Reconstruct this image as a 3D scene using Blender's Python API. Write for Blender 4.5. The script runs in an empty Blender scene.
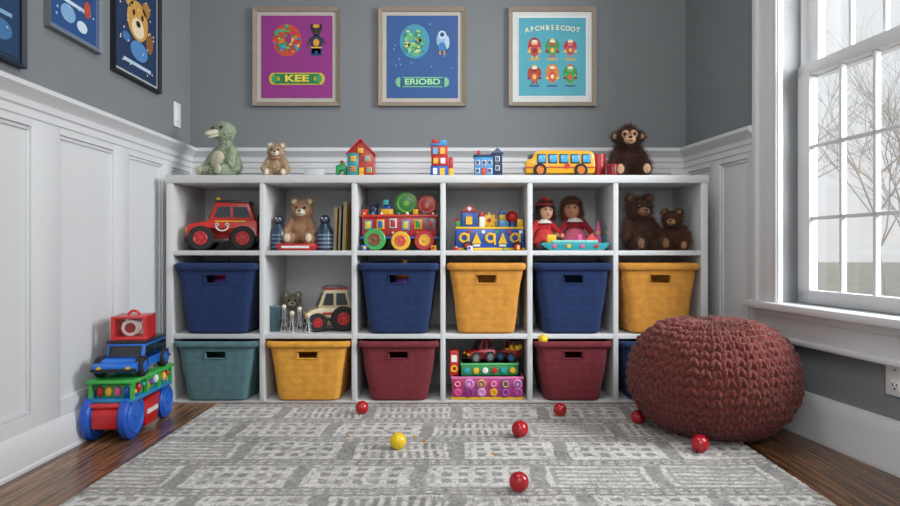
import bpy, bmesh, math, random
import numpy as np
from mathutils import Matrix, Vector, Euler
random.seed(7)
SC=bpy.context.scene
COL=SC.collection
pi=math.pi
try: SC.view_settings.view_transform='Standard'
except Exception: pass

# ---------------------------------------------------------------- materials
def lin(h):
    h=h.lstrip('#'); o=[]
    for i in (0,2,4):
        c=int(h[i:i+2],16)/255
        o.append(c/12.92 if c<=.04045 else ((c+.055)/1.055)**2.4)
    return (*o,1)
MC={}
def mat(col,rough=.45,kind='plain',s=60,b=.3,var=.12,metal=0,coat=0):
    key=(col,rough,kind,s,b,var,metal,coat)
    if key in MC: return MC[key]
    m=bpy.data.materials.new(kind+'_'+col.strip('#')); m.use_nodes=True
    nt=m.node_tree; N=nt.nodes; L=nt.links
    p=N['Principled BSDF']; c=lin(col)
    p.inputs['Roughness'].default_value=rough; p.inputs['Metallic'].default_value=metal
    p.inputs['Coat Weight'].default_value=coat
    tc=N.new('ShaderNodeTexCoord')
    no=N.new('ShaderNodeTexNoise'); no.inputs['Scale'].default_value=s; no.inputs['Detail'].default_value=4
    L.new(tc.outputs['Object'],no.inputs['Vector'])
    mx=N.new('ShaderNodeMix'); mx.data_type='RGBA'
    mx.inputs['A'].default_value=tuple(x*(1-var) for x in c[:3])+(1,)
    mx.inputs['B'].default_value=tuple(min(1,x*(1+var)) for x in c[:3])+(1,)
    L.new(no.outputs['Fac'],mx.inputs['Factor']); L.new(mx.outputs['Result'],p.inputs['Base Color'])
    h=no.outputs['Fac']
    if kind=='weave':
        def wv(d,sc):
            w=N.new('ShaderNodeTexWave'); w.wave_type='BANDS'; w.bands_direction=d
            w.inputs['Scale'].default_value=sc; w.inputs['Distortion'].default_value=2.4; w.inputs['Detail'].default_value=3
            w.inputs['Detail Scale'].default_value=3
            L.new(tc.outputs['Object'],w.inputs['Vector']); return w
        a=wv('Z',62); d=wv('X',66)
        mu=N.new('ShaderNodeMath'); mu.operation='MULTIPLY_ADD'
        L.new(d.outputs['Fac'],mu.inputs[0]); mu.inputs[1].default_value=.8
        L.new(a.outputs['Fac'],mu.inputs[2]); h=mu.outputs[0]
        n2=N.new('ShaderNodeTexNoise'); n2.inputs['Scale'].default_value=30; n2.inputs['Detail'].default_value=9; L.new(tc.outputs['Object'],n2.inputs['Vector'])
        ad=N.new('ShaderNodeMath'); ad.operation='MULTIPLY_ADD'; L.new(n2.outputs['Fac'],ad.inputs[0]); ad.inputs[1].default_value=2.4; L.new(h,ad.inputs[2])
        m2=N.new('ShaderNodeMix'); m2.data_type='RGBA'; m2.blend_type='MULTIPLY'
        r=N.new('ShaderNodeMapRange'); r.inputs['To Min'].default_value=.68; r.inputs['To Max'].default_value=1.2
        r.inputs['From Min'].default_value=1.0; r.inputs['From Max'].default_value=3.2
        L.new(ad.outputs[0],r.inputs['Value']); m2.inputs['Factor'].default_value=1
        L.new(mx.outputs['Result'],m2.inputs['A']); L.new(r.outputs['Result'],m2.inputs['B'])
        L.new(m2.outputs['Result'],p.inputs['Base Color'])
        p.inputs['Sheen Weight'].default_value=.05; p.inputs['Specular IOR Level'].default_value=.3
    if kind in('plush','wool'):
        p.inputs['Sheen Weight'].default_value=.12 if kind=='plush' else .25; p.inputs['Sheen Roughness'].default_value=.5; p.inputs['Specular IOR Level'].default_value=.1
    bp=N.new('ShaderNodeBump'); bp.inputs['Strength'].default_value=b
    bp.inputs['Distance'].default_value=.006 if kind in('plush','wool') else (.002 if kind=='weave' else .001)
    L.new(h,bp.inputs['Height']); L.new(bp.outputs['Normal'],p.inputs['Normal'])
    MC[key]=m; return m
def P(col,rough=.32): return mat(col,rough,'plastic',25,.05,.05,coat=.15)
def F(col): return mat(col,.95,'plush',160,1.0,.45)
def W(col): return mat(col,.85,'weave',40,.7,.12)
WHITE=mat('#d4d5d6',.40,'paint',9,.06,.02)
SHELFW=mat('#cccdcd',.42,'paint',9,.06,.02)
GREY=mat('#7a7e81',.75,'paint',7,.12,.03)
BLACK=P('#17181b'); RED=P('#b81f20'); YEL=P('#e3b21c'); BLU=P('#1f57b0'); GRN=P('#2f8b45'); TEAL=P('#2b97a0')
ORG=P('#dd7c22'); PNK=P('#d5528b'); PUR=P('#6d3fa0'); CREAM=P('#d3c39c'); SKYB=P('#4d9fd4'); RUB=mat('#1b1b1c',.7,'rubber',60,.2)
WHT=P('#e2e2de'); NAVY=P('#1b2a4c'); DRED=P('#861d22')

# ---------------------------------------------------------------- geometry
def tf(bm,loc=(0,0,0),rot=(0,0,0),sc=(1,1,1)):
    M=Matrix.Translation(loc)@Euler(rot).to_matrix().to_4x4()@Matrix.Diagonal((*sc,1))
    bmesh.ops.transform(bm,matrix=M,verts=bm.verts); return bm
def box(sx,sy,sz,loc=(0,0,0),rot=(0,0,0),bev=0,seg=2):
    bm=bmesh.new(); bmesh.ops.create_cube(bm,size=1); tf(bm,sc=(sx,sy,sz))
    if bev>0: bmesh.ops.bevel(bm,geom=bm.edges[:],offset=min(bev,min(sx,sy,sz)*.45),segments=seg,affect='EDGES',profile=.5)
    return tf(bm,loc,rot)
def bx(x0,x1,y0,y1,z0,z1,bev=0):
    return box(x1-x0,y1-y0,z1-z0,((x0+x1)/2,(y0+y1)/2,(z0+z1)/2),bev=bev)
def cyl(r,h,loc=(0,0,0),axis='z',r2=None,seg=28,bev=0,rot=None):
    bm=bmesh.new(); bmesh.ops.create_cone(bm,cap_ends=True,segments=seg,radius1=r,radius2=r if r2 is None else r2,depth=h)
    if bev>0:
        e=[e for e in bm.edges if any(len(f.verts)>4 for f in e.link_faces)]
        bmesh.ops.bevel(bm,geom=e,offset=bev,segments=2,affect='EDGES',profile=.5)
    R={'z':(0,0,0),'y':(pi/2,0,0),'x':(0,pi/2,0)}[axis] if rot is None else rot
    return tf(bm,loc,R)
def sph(rx,ry=None,rz=None,loc=(0,0,0),rot=(0,0,0),seg=20):
    ry=rx if ry is None else ry; rz=rx if rz is None else rz
    bm=bmesh.new(); bmesh.ops.create_uvsphere(bm,u_segments=seg,v_segments=max(8,seg*2//3),radius=1)
    return tf(bm,loc,rot,(rx,ry,rz))
def tor(R,r,loc=(0,0,0),axis='z',seg=32,ms=10,arc=2*pi,a0=0):
    bm=bmesh.new(); rows=[]; closed=arc>6.28
    n=seg if closed else seg+1
    for i in range(n):
        a=a0+arc*i/seg
        rows.append([bm.verts.new(((R+r*math.cos(2*pi*j/ms))*math.cos(a),(R+r*math.cos(2*pi*j/ms))*math.sin(a),r*math.sin(2*pi*j/ms))) for j in range(ms)])
    for i in range(seg):
        A=rows[i]; B=rows[(i+1)%n]
        for j in range(ms): bm.faces.new((A[j],B[j],B[(j+1)%ms],A[(j+1)%ms]))
    if not closed:
        bm.faces.new(rows[0][::-1]) ; bm.faces.new(rows[-1])
    return tf(bm,loc,{'z':(0,0,0),'y':(pi/2,0,0),'x':(0,pi/2,0)}[axis])
def prism(pts,d,loc=(0,0,0),rot=(0,0,0),bev=0):
    """polygon in x,z extruded along y (centred)"""
    bm=bmesh.new(); v=[bm.verts.new((x,-d/2,z)) for x,z in pts]; f=bm.faces.new(v)
    r=bmesh.ops.extrude_face_region(bm,geom=[f]); nv=[g for g in r['geom'] if isinstance(g,bmesh.types.BMVert)]
    bmesh.ops.translate(bm,verts=nv,vec=(0,d,0)); bmesh.ops.recalc_face_normals(bm,faces=bm.faces)
    if bev>0: bmesh.ops.bevel(bm,geom=bm.edges[:],offset=bev,segments=2,affect='EDGES',profile=.5)
    return tf(bm,loc,rot)
def lathe(prof,seg=32,loc=(0,0,0),rot=(0,0,0)):
    bm=bmesh.new(); rows=[]
    for r,z in prof:
        rows.append([bm.verts.new((max(r,1e-4)*math.cos(2*pi*i/seg),max(r,1e-4)*math.sin(2*pi*i/seg),z)) for i in range(seg)])
    for a,b in zip(rows,rows[1:]):
        for i in range(seg): bm.faces.new((a[i],a[(i+1)%seg],b[(i+1)%seg],b[i]))
    bm.faces.new(rows[0][::-1]); bm.faces.new(rows[-1])
    return tf(bm,loc,rot)
def tube(pts,r,ms=8,r2=None):
    bm=bmesh.new(); pts=[Vector(p) for p in pts]; rows=[]; n=len(pts); up=Vector((0.13,.21,1)).normalized()
    for i,p in enumerate(pts):
        t=(pts[min(i+1,n-1)]-pts[max(i-1,0)]).normalized()
        a=t.cross(up)
        if a.length<.05: a=t.cross(Vector((1,0,0)))
        a.normalize(); b=t.cross(a)
        rr=r if r2 is None else r+(r2-r)*i/(n-1)
        rows.append([bm.verts.new(p+a*rr*math.cos(2*pi*j/ms)+b*rr*math.sin(2*pi*j/ms)) for j in range(ms)])
    for A,B in zip(rows,rows[1:]):
        for j in range(ms): bm.faces.new((A[j],B[j],B[(j+1)%ms],A[(j+1)%ms]))
    bm.faces.new(rows[0][::-1]); bm.faces.new(rows[-1]); return bm
def caps(p,q,r1,r2,n=7):
    p=Vector(p);q=Vector(q); return [sph(r1+(r2-r1)*i/(n-1),loc=p.lerp(q,i/(n-1)),seg=14) for i in range(n)]
def text(s,size,loc=(0,0,0),d=.001,sx=1,bold=.02):
    cu=bpy.data.curves.new('t','FONT'); cu.body=s; cu.size=size; cu.extrude=d/2; cu.align_x='CENTER'; cu.align_y='CENTER'; cu.offset=size*bold
    o=bpy.data.objects.new('t',cu); COL.objects.link(o); bpy.context.view_layer.update()
    me=bpy.data.meshes.new_from_object(o.evaluated_get(bpy.context.evaluated_depsgraph_get()))
    bm=bmesh.new(); bm.from_mesh(me); bpy.data.objects.remove(o); bpy.data.meshes.remove(me)
    return tf(bm,loc,(pi/2,0,0),(sx,1,1))
def mk(name,parent,pieces,loc=(0,0,0),rot=(0,0,0),smooth=35,**kw):
    if not isinstance(pieces,list): pieces=[pieces]
    bm=bmesh.new(); me=bpy.data.meshes.new(name); mats=[]
    for b,m in pieces:
        if m not in mats: mats.append(m)
        k=mats.index(m)
        bmesh.ops.recalc_face_normals(b,faces=b.faces)
        for f in b.faces: f.material_index=k
        t=bpy.data.meshes.new('tmp'); b.to_mesh(t); b.free(); bm.from_mesh(t); bpy.data.meshes.remove(t)
    bm.to_mesh(me); bm.free()
    for m in mats: me.materials.append(m)
    if smooth:
        me.shade_smooth(); me.set_sharp_from_angle(angle=math.radians(smooth))
    o=bpy.data.objects.new(name,me); COL.objects.link(o)
    o.location=loc; o.rotation_euler=rot
    if parent is not None: o.parent=parent
    for k,v in kw.items(): o[k]=v
    return o
def root(name,label,cat,loc,rz=0,**kw):
    o=bpy.data.objects.new(name,None); COL.objects.link(o); o.empty_display_size=.05
    o.location=loc; o.rotation_euler=(0,0,rz); o['label']=label; o['category']=cat
    for k,v in kw.items(): o[k]=v
    return o
def ring_frame(w,h,b,d,prof=.0):
    bm=bmesh.new()
    def r(hw,hh,y): return [bm.verts.new((x,y,z)) for x,z in((-hw,-hh),(hw,-hh),(hw,hh),(-hw,hh))]
    o0=r(w/2,h/2,0);o1=r(w/2,h/2,-d);i1=r(w/2-b,h/2-b,-d*.7);i0=r(w/2-b,h/2-b,0)
    for A,B in((o0,o1),(o1,i1),(i1,i0),(i0,o0)):
        for j in range(4): bm.faces.new((A[j],A[(j+1)%4],B[(j+1)%4],B[j]))
    return bm
def X(u,D): return (u-455)*D/637.0     # metres across the room measured at distance D

# ---------------------------------------------------------------- camera
cam=bpy.data.cameras.new('camera'); co=bpy.data.objects.new('camera',cam); COL.objects.link(co); SC.camera=co
CH=.658
co.location=(0,0,CH); co.rotation_euler=(pi/2,0,0); cam.lens=25.48; cam.sensor_width=36
cam.shift_x=-5/900; cam.shift_y=-3/900; cam.clip_start=.02

# ---------------------------------------------------------------- room
LX=-1.305; BY=3.14; RX=1.138; CEIL=2.6; FY=-.6
RA=math.atan(.14)+pi/2
def struct(o,**k): o['kind']='structure'; return o
def floor_mat():
    m=bpy.data.materials.new('wood_planks'); m.use_nodes=True; nt=m.node_tree;N=nt.nodes;L=nt.links;p=N['Principled BSDF']
    tc=N.new('ShaderNodeTexCoord'); mp=N.new('ShaderNodeMapping'); mp.inputs['Rotation'].default_value=(0,0,pi/2)
    L.new(tc.outputs['Object'],mp.inputs['Vector'])
    br=N.new('ShaderNodeTexBrick'); br.inputs['Scale'].default_value=1; br.inputs['Brick Width'].default_value=.95; br.inputs['Row Height'].default_value=.083
    br.inputs['Mortar Size'].default_value=.0018; br.inputs['Color1'].default_value=lin('#64452f'); br.inputs['Color2'].default_value=lin('#8f6848'); br.inputs['Mortar'].default_value=lin('#1a100a')
    L.new(mp.outputs[0],br.inputs['Vector'])
    m2=N.new('ShaderNodeMapping'); m2.inputs['Scale'].default_value=(30,1.6,1); L.new(tc.outputs['Object'],m2.inputs['Vector'])
    no=N.new('ShaderNodeTexNoise'); no.inputs['Scale'].default_value=2; no.inputs['Detail'].default_value=8; no.inputs['Distortion'].default_value=1.2; L.new(m2.outputs[0],no.inputs['Vector'])
    cr=N.new('ShaderNodeMapRange'); cr.inputs['From Min'].default_value=.36; cr.inputs['From Max'].default_value=.64; cr.inputs['To Min'].default_value=.42; cr.inputs['To Max'].default_value=1.4; L.new(no.outputs['Fac'],cr.inputs['Value'])
    mx=N.new('ShaderNodeMix'); mx.data_type='RGBA'; mx.blend_type='MULTIPLY'; mx.inputs['Factor'].default_value=1
    L.new(br.outputs['Color'],mx.inputs['A']); L.new(cr.outputs['Result'],mx.inputs['B']); L.new(mx.outputs['Result'],p.inputs['Base Color'])
    p.inputs['Roughness'].default_value=.26
    bp=N.new('ShaderNodeBump'); bp.inputs['Strength'].default_value=.25; bp.inputs['Distance'].default_value=.001; L.new(no.outputs['Fac'],bp.inputs['Height']); L.new(bp.outputs['Normal'],p.inputs['Normal'])
    return m
struct(mk('floor',None,[(bx(-1.41,1.9,FY,3.26,-.05,0),floor_mat())]))
struct(mk('ceiling',None,[(bx(-1.41,1.9,FY,3.26,CEIL,CEIL+.05),mat('#dcdcdc',.8))]))
struct(mk('wall_back',None,[(bx(-1.41,1.30,BY,BY+.12,0,CEIL),GREY)]))
struct(mk('wall_left',None,[(bx(LX-.1,LX,FY,BY,0,CEIL),GREY)]))
# right wall in its own frame: local x toward the back corner, y into the room
WA,WB=-.735,-1.78; WZ0,WZ1=.46,2.2
def onright(o): o.location=(RX,BY,0); o.rotation_euler=(0,0,RA); return o
struct(onright(mk('wall_right',None,[(bx(WA,.0,-.13,0,0,CEIL),GREY),(bx(-3.8,WB,-.13,0,0,CEIL),GREY),(bx(WB,WA,-.13,0,0,WZ0),GREY),(bx(WB,WA,-.13,0,WZ1,CEIL),GREY)])))
def wains(x0,x1,panels,z0,z1):
    """stiles and rails around flat recessed panels; local y outward into the room"""
    pc=[bx(x0,x1,0,.004,0,z1)]
    xs=[x0]+[v for p in panels for v in p]+[x1]
    for i in range(0,len(xs),2): 
        if xs[i+1]-xs[i]>.002: pc.append(bx(xs[i],xs[i+1],0,.016,0,z1,bev=.002))
    for a,b in panels:
        pc.append(bx(a,b,0,.016,z1-.035,z1)); pc.append(bx(a,b,0,.016,0,z0+.02))
        zz0,zz1=z0+.02,z1-.035; w=.013; t=.010
        pc+= [bx(a,b,0,t,zz1-w,zz1,bev=.003),bx(a,b,0,t,zz0,zz0+w,bev=.003),bx(a,a+w,0,t,zz0+w,zz1-w,bev=.003),bx(b-w,b,0,t,zz0+w,zz1-w,bev=.003)]
    return [(b,WHITE) for b in pc]
def mould(x0,x1,prof):
    b=prism([(y,z) for y,z in prof],x1-x0)
    tf(b,rot=(0,0,pi/2))
    return tf(b,((x0+x1)/2,0,0))
RAIL=[(0,1.060),(.020,1.060),(.020,1.084),(.026,1.090),(.026,1.110),(.034,1.122),(.050,1.132),(.056,1.138),(.056,1.150),(.050,1.155),(0,1.155)]
BASE=[(0,0),(.024,0),(.024,.012),(.02,.02),(.02,.115),(.016,.125),(.014,.135),(.006,.15),(0,.152)]
BASE=[(y+.012 if y>0 else 0,z) for y,z in BASE]
def left(o): o.location=(LX,BY,0); o.rotation_euler=(0,0,-pi/2); return o
def back(o): o.location=(RX,BY,0); o.rotation_euler=(0,0,pi); return o
lp=[(.04,.24),(.33,.62),(.73,1.06),(1.20,1.70),(1.84,2.3),(2.44,2.9)]
left(struct(mk('trim_1',None,wains(0,3.6,lp,.14,1.07))))
left(struct(mk('trim_2',None,[(mould(0,3.6,RAIL),WHITE)],smooth=30)))
left(struct(mk('baseboard_left',None,[(mould(0,3.6,[(y,z*.75) for y,z in BASE]),WHITE)],smooth=30)))
bw=RX-LX
back(struct(mk('trim_3',None,wains(0,bw,[(.08,.55),(.65,1.15),(1.25,1.78),(1.88,2.36)],.14,1.07))))
back(struct(mk('trim_4',None,[(mould(0,bw,RAIL),WHITE)],smooth=30)))
onright(struct(mk('trim_5',None,wains(-.60,0,[(-.54,-.33),(-.25,-.05)],.14,1.07))))
onright(struct(mk('trim_6',None,[(mould(-.60,0,RAIL),WHITE)],smooth=30)))
onright(struct(mk('baseboard_right',None,[(mould(-3.6,0,BASE),WHITE)],smooth=30)))
# window
win=bpy.data.objects.new('window_1',None); COL.objects.link(win); onright(win); win['kind']='structure'
CO=WA+.14
mk('window_casing',win,[(bx(WA-.005,CO,0,.022,WZ0-.03,WZ1+.12,.003),WHITE),(bx(CO-.03,CO,0,.036,WZ0-.03,WZ1+.12,.004),WHITE),(bx(WA,WA+.015,0,.028,WZ0,WZ1,.003),WHITE),
  (bx(WB-.14,WB+.005,0,.022,WZ0-.03,WZ1+.12,.003),WHITE),(bx(WB-.14,CO,0,.022,WZ1,WZ1+.13,.003),WHITE)])
mk('window_jamb',win,[(bx(WA,WA+.018,-.13,.005,WZ0,WZ1),WHITE),(bx(WB,WB+.018,-.13,.005,WZ0,WZ1),WHITE),(bx(WB,WA,-.13,.005,WZ1-.018,WZ1),WHITE),(bx(WA-.012,WA+.035,-.1,-.075,WZ0,WZ1),WHITE)])
mk('window_sill',win,[(bx(WB-.18,CO+.035,-.13,.06,WZ0-.03,WZ0,.008),WHITE),(bx(WB-.14,CO,0,.03,WZ0-.055,WZ0-.03,.004),WHITE),(bx(WB-.14,CO,0,.02,WZ0-.13,WZ0-.05,.004),WHITE),(bx(WB-.15,CO+.01,0,.034,WZ0-.145,WZ0-.125,.006),WHITE)])
def sash(name,y0,y1,z0,z1,rows):
    a,b=WB+.02,WA-.002; st=.065
    pc=[bx(a,a+st,y0,y1,z0,z1,.003),bx(b-st,b,y0,y1,z0,z1,.003),bx(a,b,y0,y1,z0,z0+.05,.003),bx(a,b,y0,y1,z1-.045,z1,.003)]
    g0,g1=z0+.05,z1-.045
    n=6
    for i in range(1,n): x=(b-st)+((a+st)-(b-st))*i/n; pc.append(bx(x-.0065,x+.0065,y0+.010,y1-.006,g0,g1,.002))
    for i in range(1,rows):
        z=g0+(g1-g0)*i/rows; pc.append(bx(a+st,b-st,y0+.010,y1-.006,z-.0065,z+.0065,.002))
    mk(name,win,[(p,WHITE) for p in pc])
sash('window_sash',-.095,-.06,WZ0,1.35,3)
sash('window_sash',-.128,-.096,1.30,WZ1,3)
gm=bpy.data.materials.new('window_glass'); gm.use_nodes=True; nt=gm.node_tree; nt.nodes.clear()
out=nt.nodes.new('ShaderNodeOutputMaterial'); mxs=nt.nodes.new('ShaderNodeMixShader'); tr=nt.nodes.new('ShaderNodeBsdfTransparent'); gl=nt.nodes.new('ShaderNodeBsdfGlossy'); gl.inputs['Roughness'].default_value=.02
mxs.inputs[0].default_value=.04; nt.links.new(tr.outputs[0],mxs.inputs[1]); nt.links.new(gl.outputs[0],mxs.inputs[2]); nt.links.new(mxs.outputs[0],out.inputs[0])
mk('window_glass',win,(bx(WB+.04,WA-.03,-.080,-.078,WZ0+.03,1.33),gm)); mk('window_glass',win,(bx(WB+.04,WA-.03,-.112,-.110,1.33,WZ1-.02),gm))

# ---------------------------------------------------------------- outside
mk('lawn',None,[(bx(1.95,60,-12,60,-.6,-.5),mat('#aba89c',.95,'grass',3,.5,.3))],kind='structure')
def tree(loc,h,seed,thin=1):
    rnd=random.Random(seed); pcs=[]
    bark=mat('#c2bcb5',.9,'bark',20,.6,.15)
    def grow(p,d,l,r,dep):
        pts=[p]; q=p.copy(); dd=d.copy()
        for i in range(4):
            dd=(dd+Vector((rnd.uniform(-.2,.2),rnd.uniform(-.2,.2),rnd.uniform(-.03,.1)))).normalized(); q=q+dd*l/4; pts.append(q.copy())
        pcs.append((tube(pts,r,5,r*.55),bark))
        if dep==0: return
        for i in range(4):
            t=rnd.choice(pts[1:]); nd=(dd+Vector((rnd.uniform(-1,1),rnd.uniform(-1,1),rnd.uniform(-.2,.5)))*.95).normalized()
            grow(t,nd,l*rnd.uniform(.5,.72),r*.52,dep-1)
    grow(Vector((0,0,0)),Vector((0,0,1)),h,.022*h/4*thin,4)
    mk('bare_tree',None,pcs,loc=loc,label='bare leafless tree with fine branches outside the window',category='tree',group='bare trees outside the window')
for i,(x,y,h,th) in enumerate([(7.6,11.2,3.4,1.2),(12.5,18.8,4.6,2.0),(10.6,14.6,4.0,1.7),(18,25.5,5.4,2.6),(6.6,8.6,2.4,.9),(14.5,29,5.5,2.8)]):
    tree((x,y,-.5),h,i+3,th)

# ---------------------------------------------------------------- rug
def rug():
    x0,x1,y0,y1=-1.0,.965,.75,2.67; st=.005
    nx=int((x1-x0)/st)+1; ny=int((y1-y0)/st)+1
    xs=np.linspace(x0,x1,nx); ys=np.linspace(y0,y1,ny); Xg,Yg=np.meshgrid(xs,ys)
    rs=np.random.RandomState(5)
    def nz(n):
        g=rs.rand(int((y1-y0)/n)+3,int((x1-x0)/n)+3); fx=(Xg-x0)/n; fy=(Yg-y0)/n
        ix=fx.astype(int); iy=fy.astype(int); tx=fx-ix; ty=fy-iy; tx=tx*tx*(3-2*tx); ty=ty*ty*(3-2*ty)
        return (g[iy,ix]*(1-tx)+g[iy,ix+1]*tx)*(1-ty)+(g[iy+1,ix]*(1-tx)+g[iy+1,ix+1]*tx)*ty
    wx=Xg+.02*(nz(.15)-.5)+.006*(nz(.03)-.5); wy=Yg+.014*(nz(.15)-.5)+.006*(nz(.03)-.5)
    fr=lambda q: q-np.floor(q)
    cw,ch=.34,.235
    row=np.floor((wy-.05)/ch).astype(int); sh=(row%2)*.10
    cx=(wx+sh)/cw; cy=(wy-.05)/ch; ci=np.floor(cx).astype(int); a=cx-ci; b=cy-row
    hsh=lambda s: np.modf(np.abs(np.sin(ci*12.9898+row*78.233+s*3.7)*43758.5453))[0]
    t=hsh(1); base=.285
    v=np.full_like(wx,base)
    dx=np.minimum(a-.07,.93-a)*cw; dy=np.minimum(b-.13,.87-b)*ch; d=np.minimum(dx,dy)
    inside=d>0
    v=np.where(inside,.60,v)                       # cream blocks
    A=inside&(t<.5)&(d>.014)                      # window-like blocks
    sq=(fr(a*7+.1)>.42)&(fr(b*4.4+.3)>.42); v=np.where(A&sq,.27,v)
    Bm=inside&(t>=.5)&(t<.78)&(d>.012)              # short upright bars
    v=np.where(Bm&(fr(wx/.028)>.5)&(fr(b*2.2)>.22),.26,v)
    C=inside&(t>=.78)&(d>.016); v=np.where(C,.34,v); v=np.where(C&(d>.030)&(fr(wy/.03)>.5),.58,v)
    dash=((np.abs(b-.045)<.022)|(np.abs(b-.955)<.022))&(fr(wx/.034)>.42); v=np.where(dash,.56,v)
    dk=(nz(.07)>.68)&(fr(wx/.011)>.5); v=np.where(dk,v*.75,v)
    ero=np.clip((nz(.05)*.4+nz(.014)*.6-.53)*6,0,1)*.8; v=v*(1-ero)+(base+.09)*ero      # worn pile
    v=v+.08*(nz(.25)-.5)
    wv=.88+.12*(((np.indices(v.shape).sum(0))%2)>0)
    v=v*wv*(.66+.44*rs.rand(ny,nx)+.28*nz(.009))
    fleck=rs.rand(ny,nx)>.97; v=np.where(fleck,v*.5,v)
    v=np.clip(v,.03,.85)
    Z=.012+.003*np.clip(v,0,.7)+.002*rs.rand(ny,nx)
    Z[0,:]=0;Z[-1,:]=0;Z[:,0]=0;Z[:,-1]=0
    co_=np.stack([Xg,Yg,Z],-1).reshape(-1,3).astype(np.float32)
    i=np.arange((ny-1)*(nx-1)); r=i//(nx-1); c=i%(nx-1); k=r*nx+c
    f=np.stack([k,k+1,k+nx+1,k+nx],-1).astype(np.int32)
    me=bpy.data.meshes.new('rug'); me.vertices.add(len(co_)); me.vertices.foreach_set('co',co_.ravel())
    me.loops.add(f.size); me.loops.foreach_set('vertex_index',f.ravel()); me.polygons.add(len(f))
    me.polygons.foreach_set('loop_start',np.arange(0,f.size,4,dtype=np.int32)); me.update(calc_edges=True); me.validate()
    ca=me.color_attributes.new(name='Col',type='FLOAT_COLOR',domain='POINT')
    vv=v.ravel(); cc=np.stack([vv*1.0,vv*.965,vv*.915,np.ones_like(vv)],-1).astype(np.float32); ca.data.foreach_set('color',cc.ravel())
    me.shade_smooth()
    m=bpy.data.materials.new('rug_wool'); m.use_nodes=True; nt=m.node_tree;N=nt.nodes;L=nt.links;p=N['Principled BSDF']; p.inputs['Roughness'].default_value=.95
    at=N.new('ShaderNodeAttribute'); at.attribute_name='Col'; no=N.new('ShaderNodeTexNoise'); no.inputs['Scale'].default_value=350; tc=N.new('ShaderNodeTexCoord'); L.new(tc.outputs['Object'],no.inputs['Vector'])
    L.new(at.outputs['Color'],p.inputs['Base Color'])
    bp=N.new('ShaderNodeBump'); bp.inputs['Strength'].default_value=.4; bp.inputs['Distance'].default_value=.002; L.new(no.outputs['Fac'],bp.inputs['Height']); L.new(bp.outputs['Normal'],p.inputs['Normal'])
    me.materials.append(m); o=bpy.data.objects.new('area_rug',me); COL.objects.link(o); o.location=(0,0,.001)
    o['label']='grey and off-white woven wool area rug with block pattern'; o['category']='rug'
rug()

# ---------------------------------------------------------------- shelf
SF=2.74; SB=3.10
sh=root('cubby_shelf','white eighteen-cubby wooden storage shelf along the panelled wall','shelf',(0,0,0))
SL,SR,ST=-1.243,1.088,.9805
mk('side_panel',sh,(bx(SL,SL+.03,SF,SB,0,ST-.034,.002),SHELFW)); mk('side_panel',sh,(bx(SR-.03,SR,SF,SB,0,ST-.034,.002),SHELFW))
mk('top_panel',sh,(bx(SL-.004,SR+.004,SF-.004,SB,ST-.034,ST,.003),SHELFW))
mk('back_panel',sh,(bx(SL+.03,SR-.03,SB-.008,SB,.0,ST-.034),SHELFW))
DIV=[-.830,-.434,-.052,.3225,.692]
for d in DIV: mk('divider',sh,(bx(d-.011,d+.011,SF,SB-.008,.008,ST-.034,.0015),SHELFW))
R1,R2,R3=.656,.297,.009
for z in(R1,R2): mk('shelf_board',sh,(bx(SL+.03,SR-.03,SF+.001,SB-.008,z-.021,z,.0015),SHELFW))
mk('bottom_board',sh,(bx(SL+.03,SR-.03,SF+.001,SB-.008,.0,R3,.0015),SHELFW))
EDG=[SL+.03-.011]+DIV+[SR-.03+.011]
cc=lambda i:(EDG[i]+EDG[i+1])/2
cwid=lambda i:EDG[i+1]-EDG[i]-.022

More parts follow.
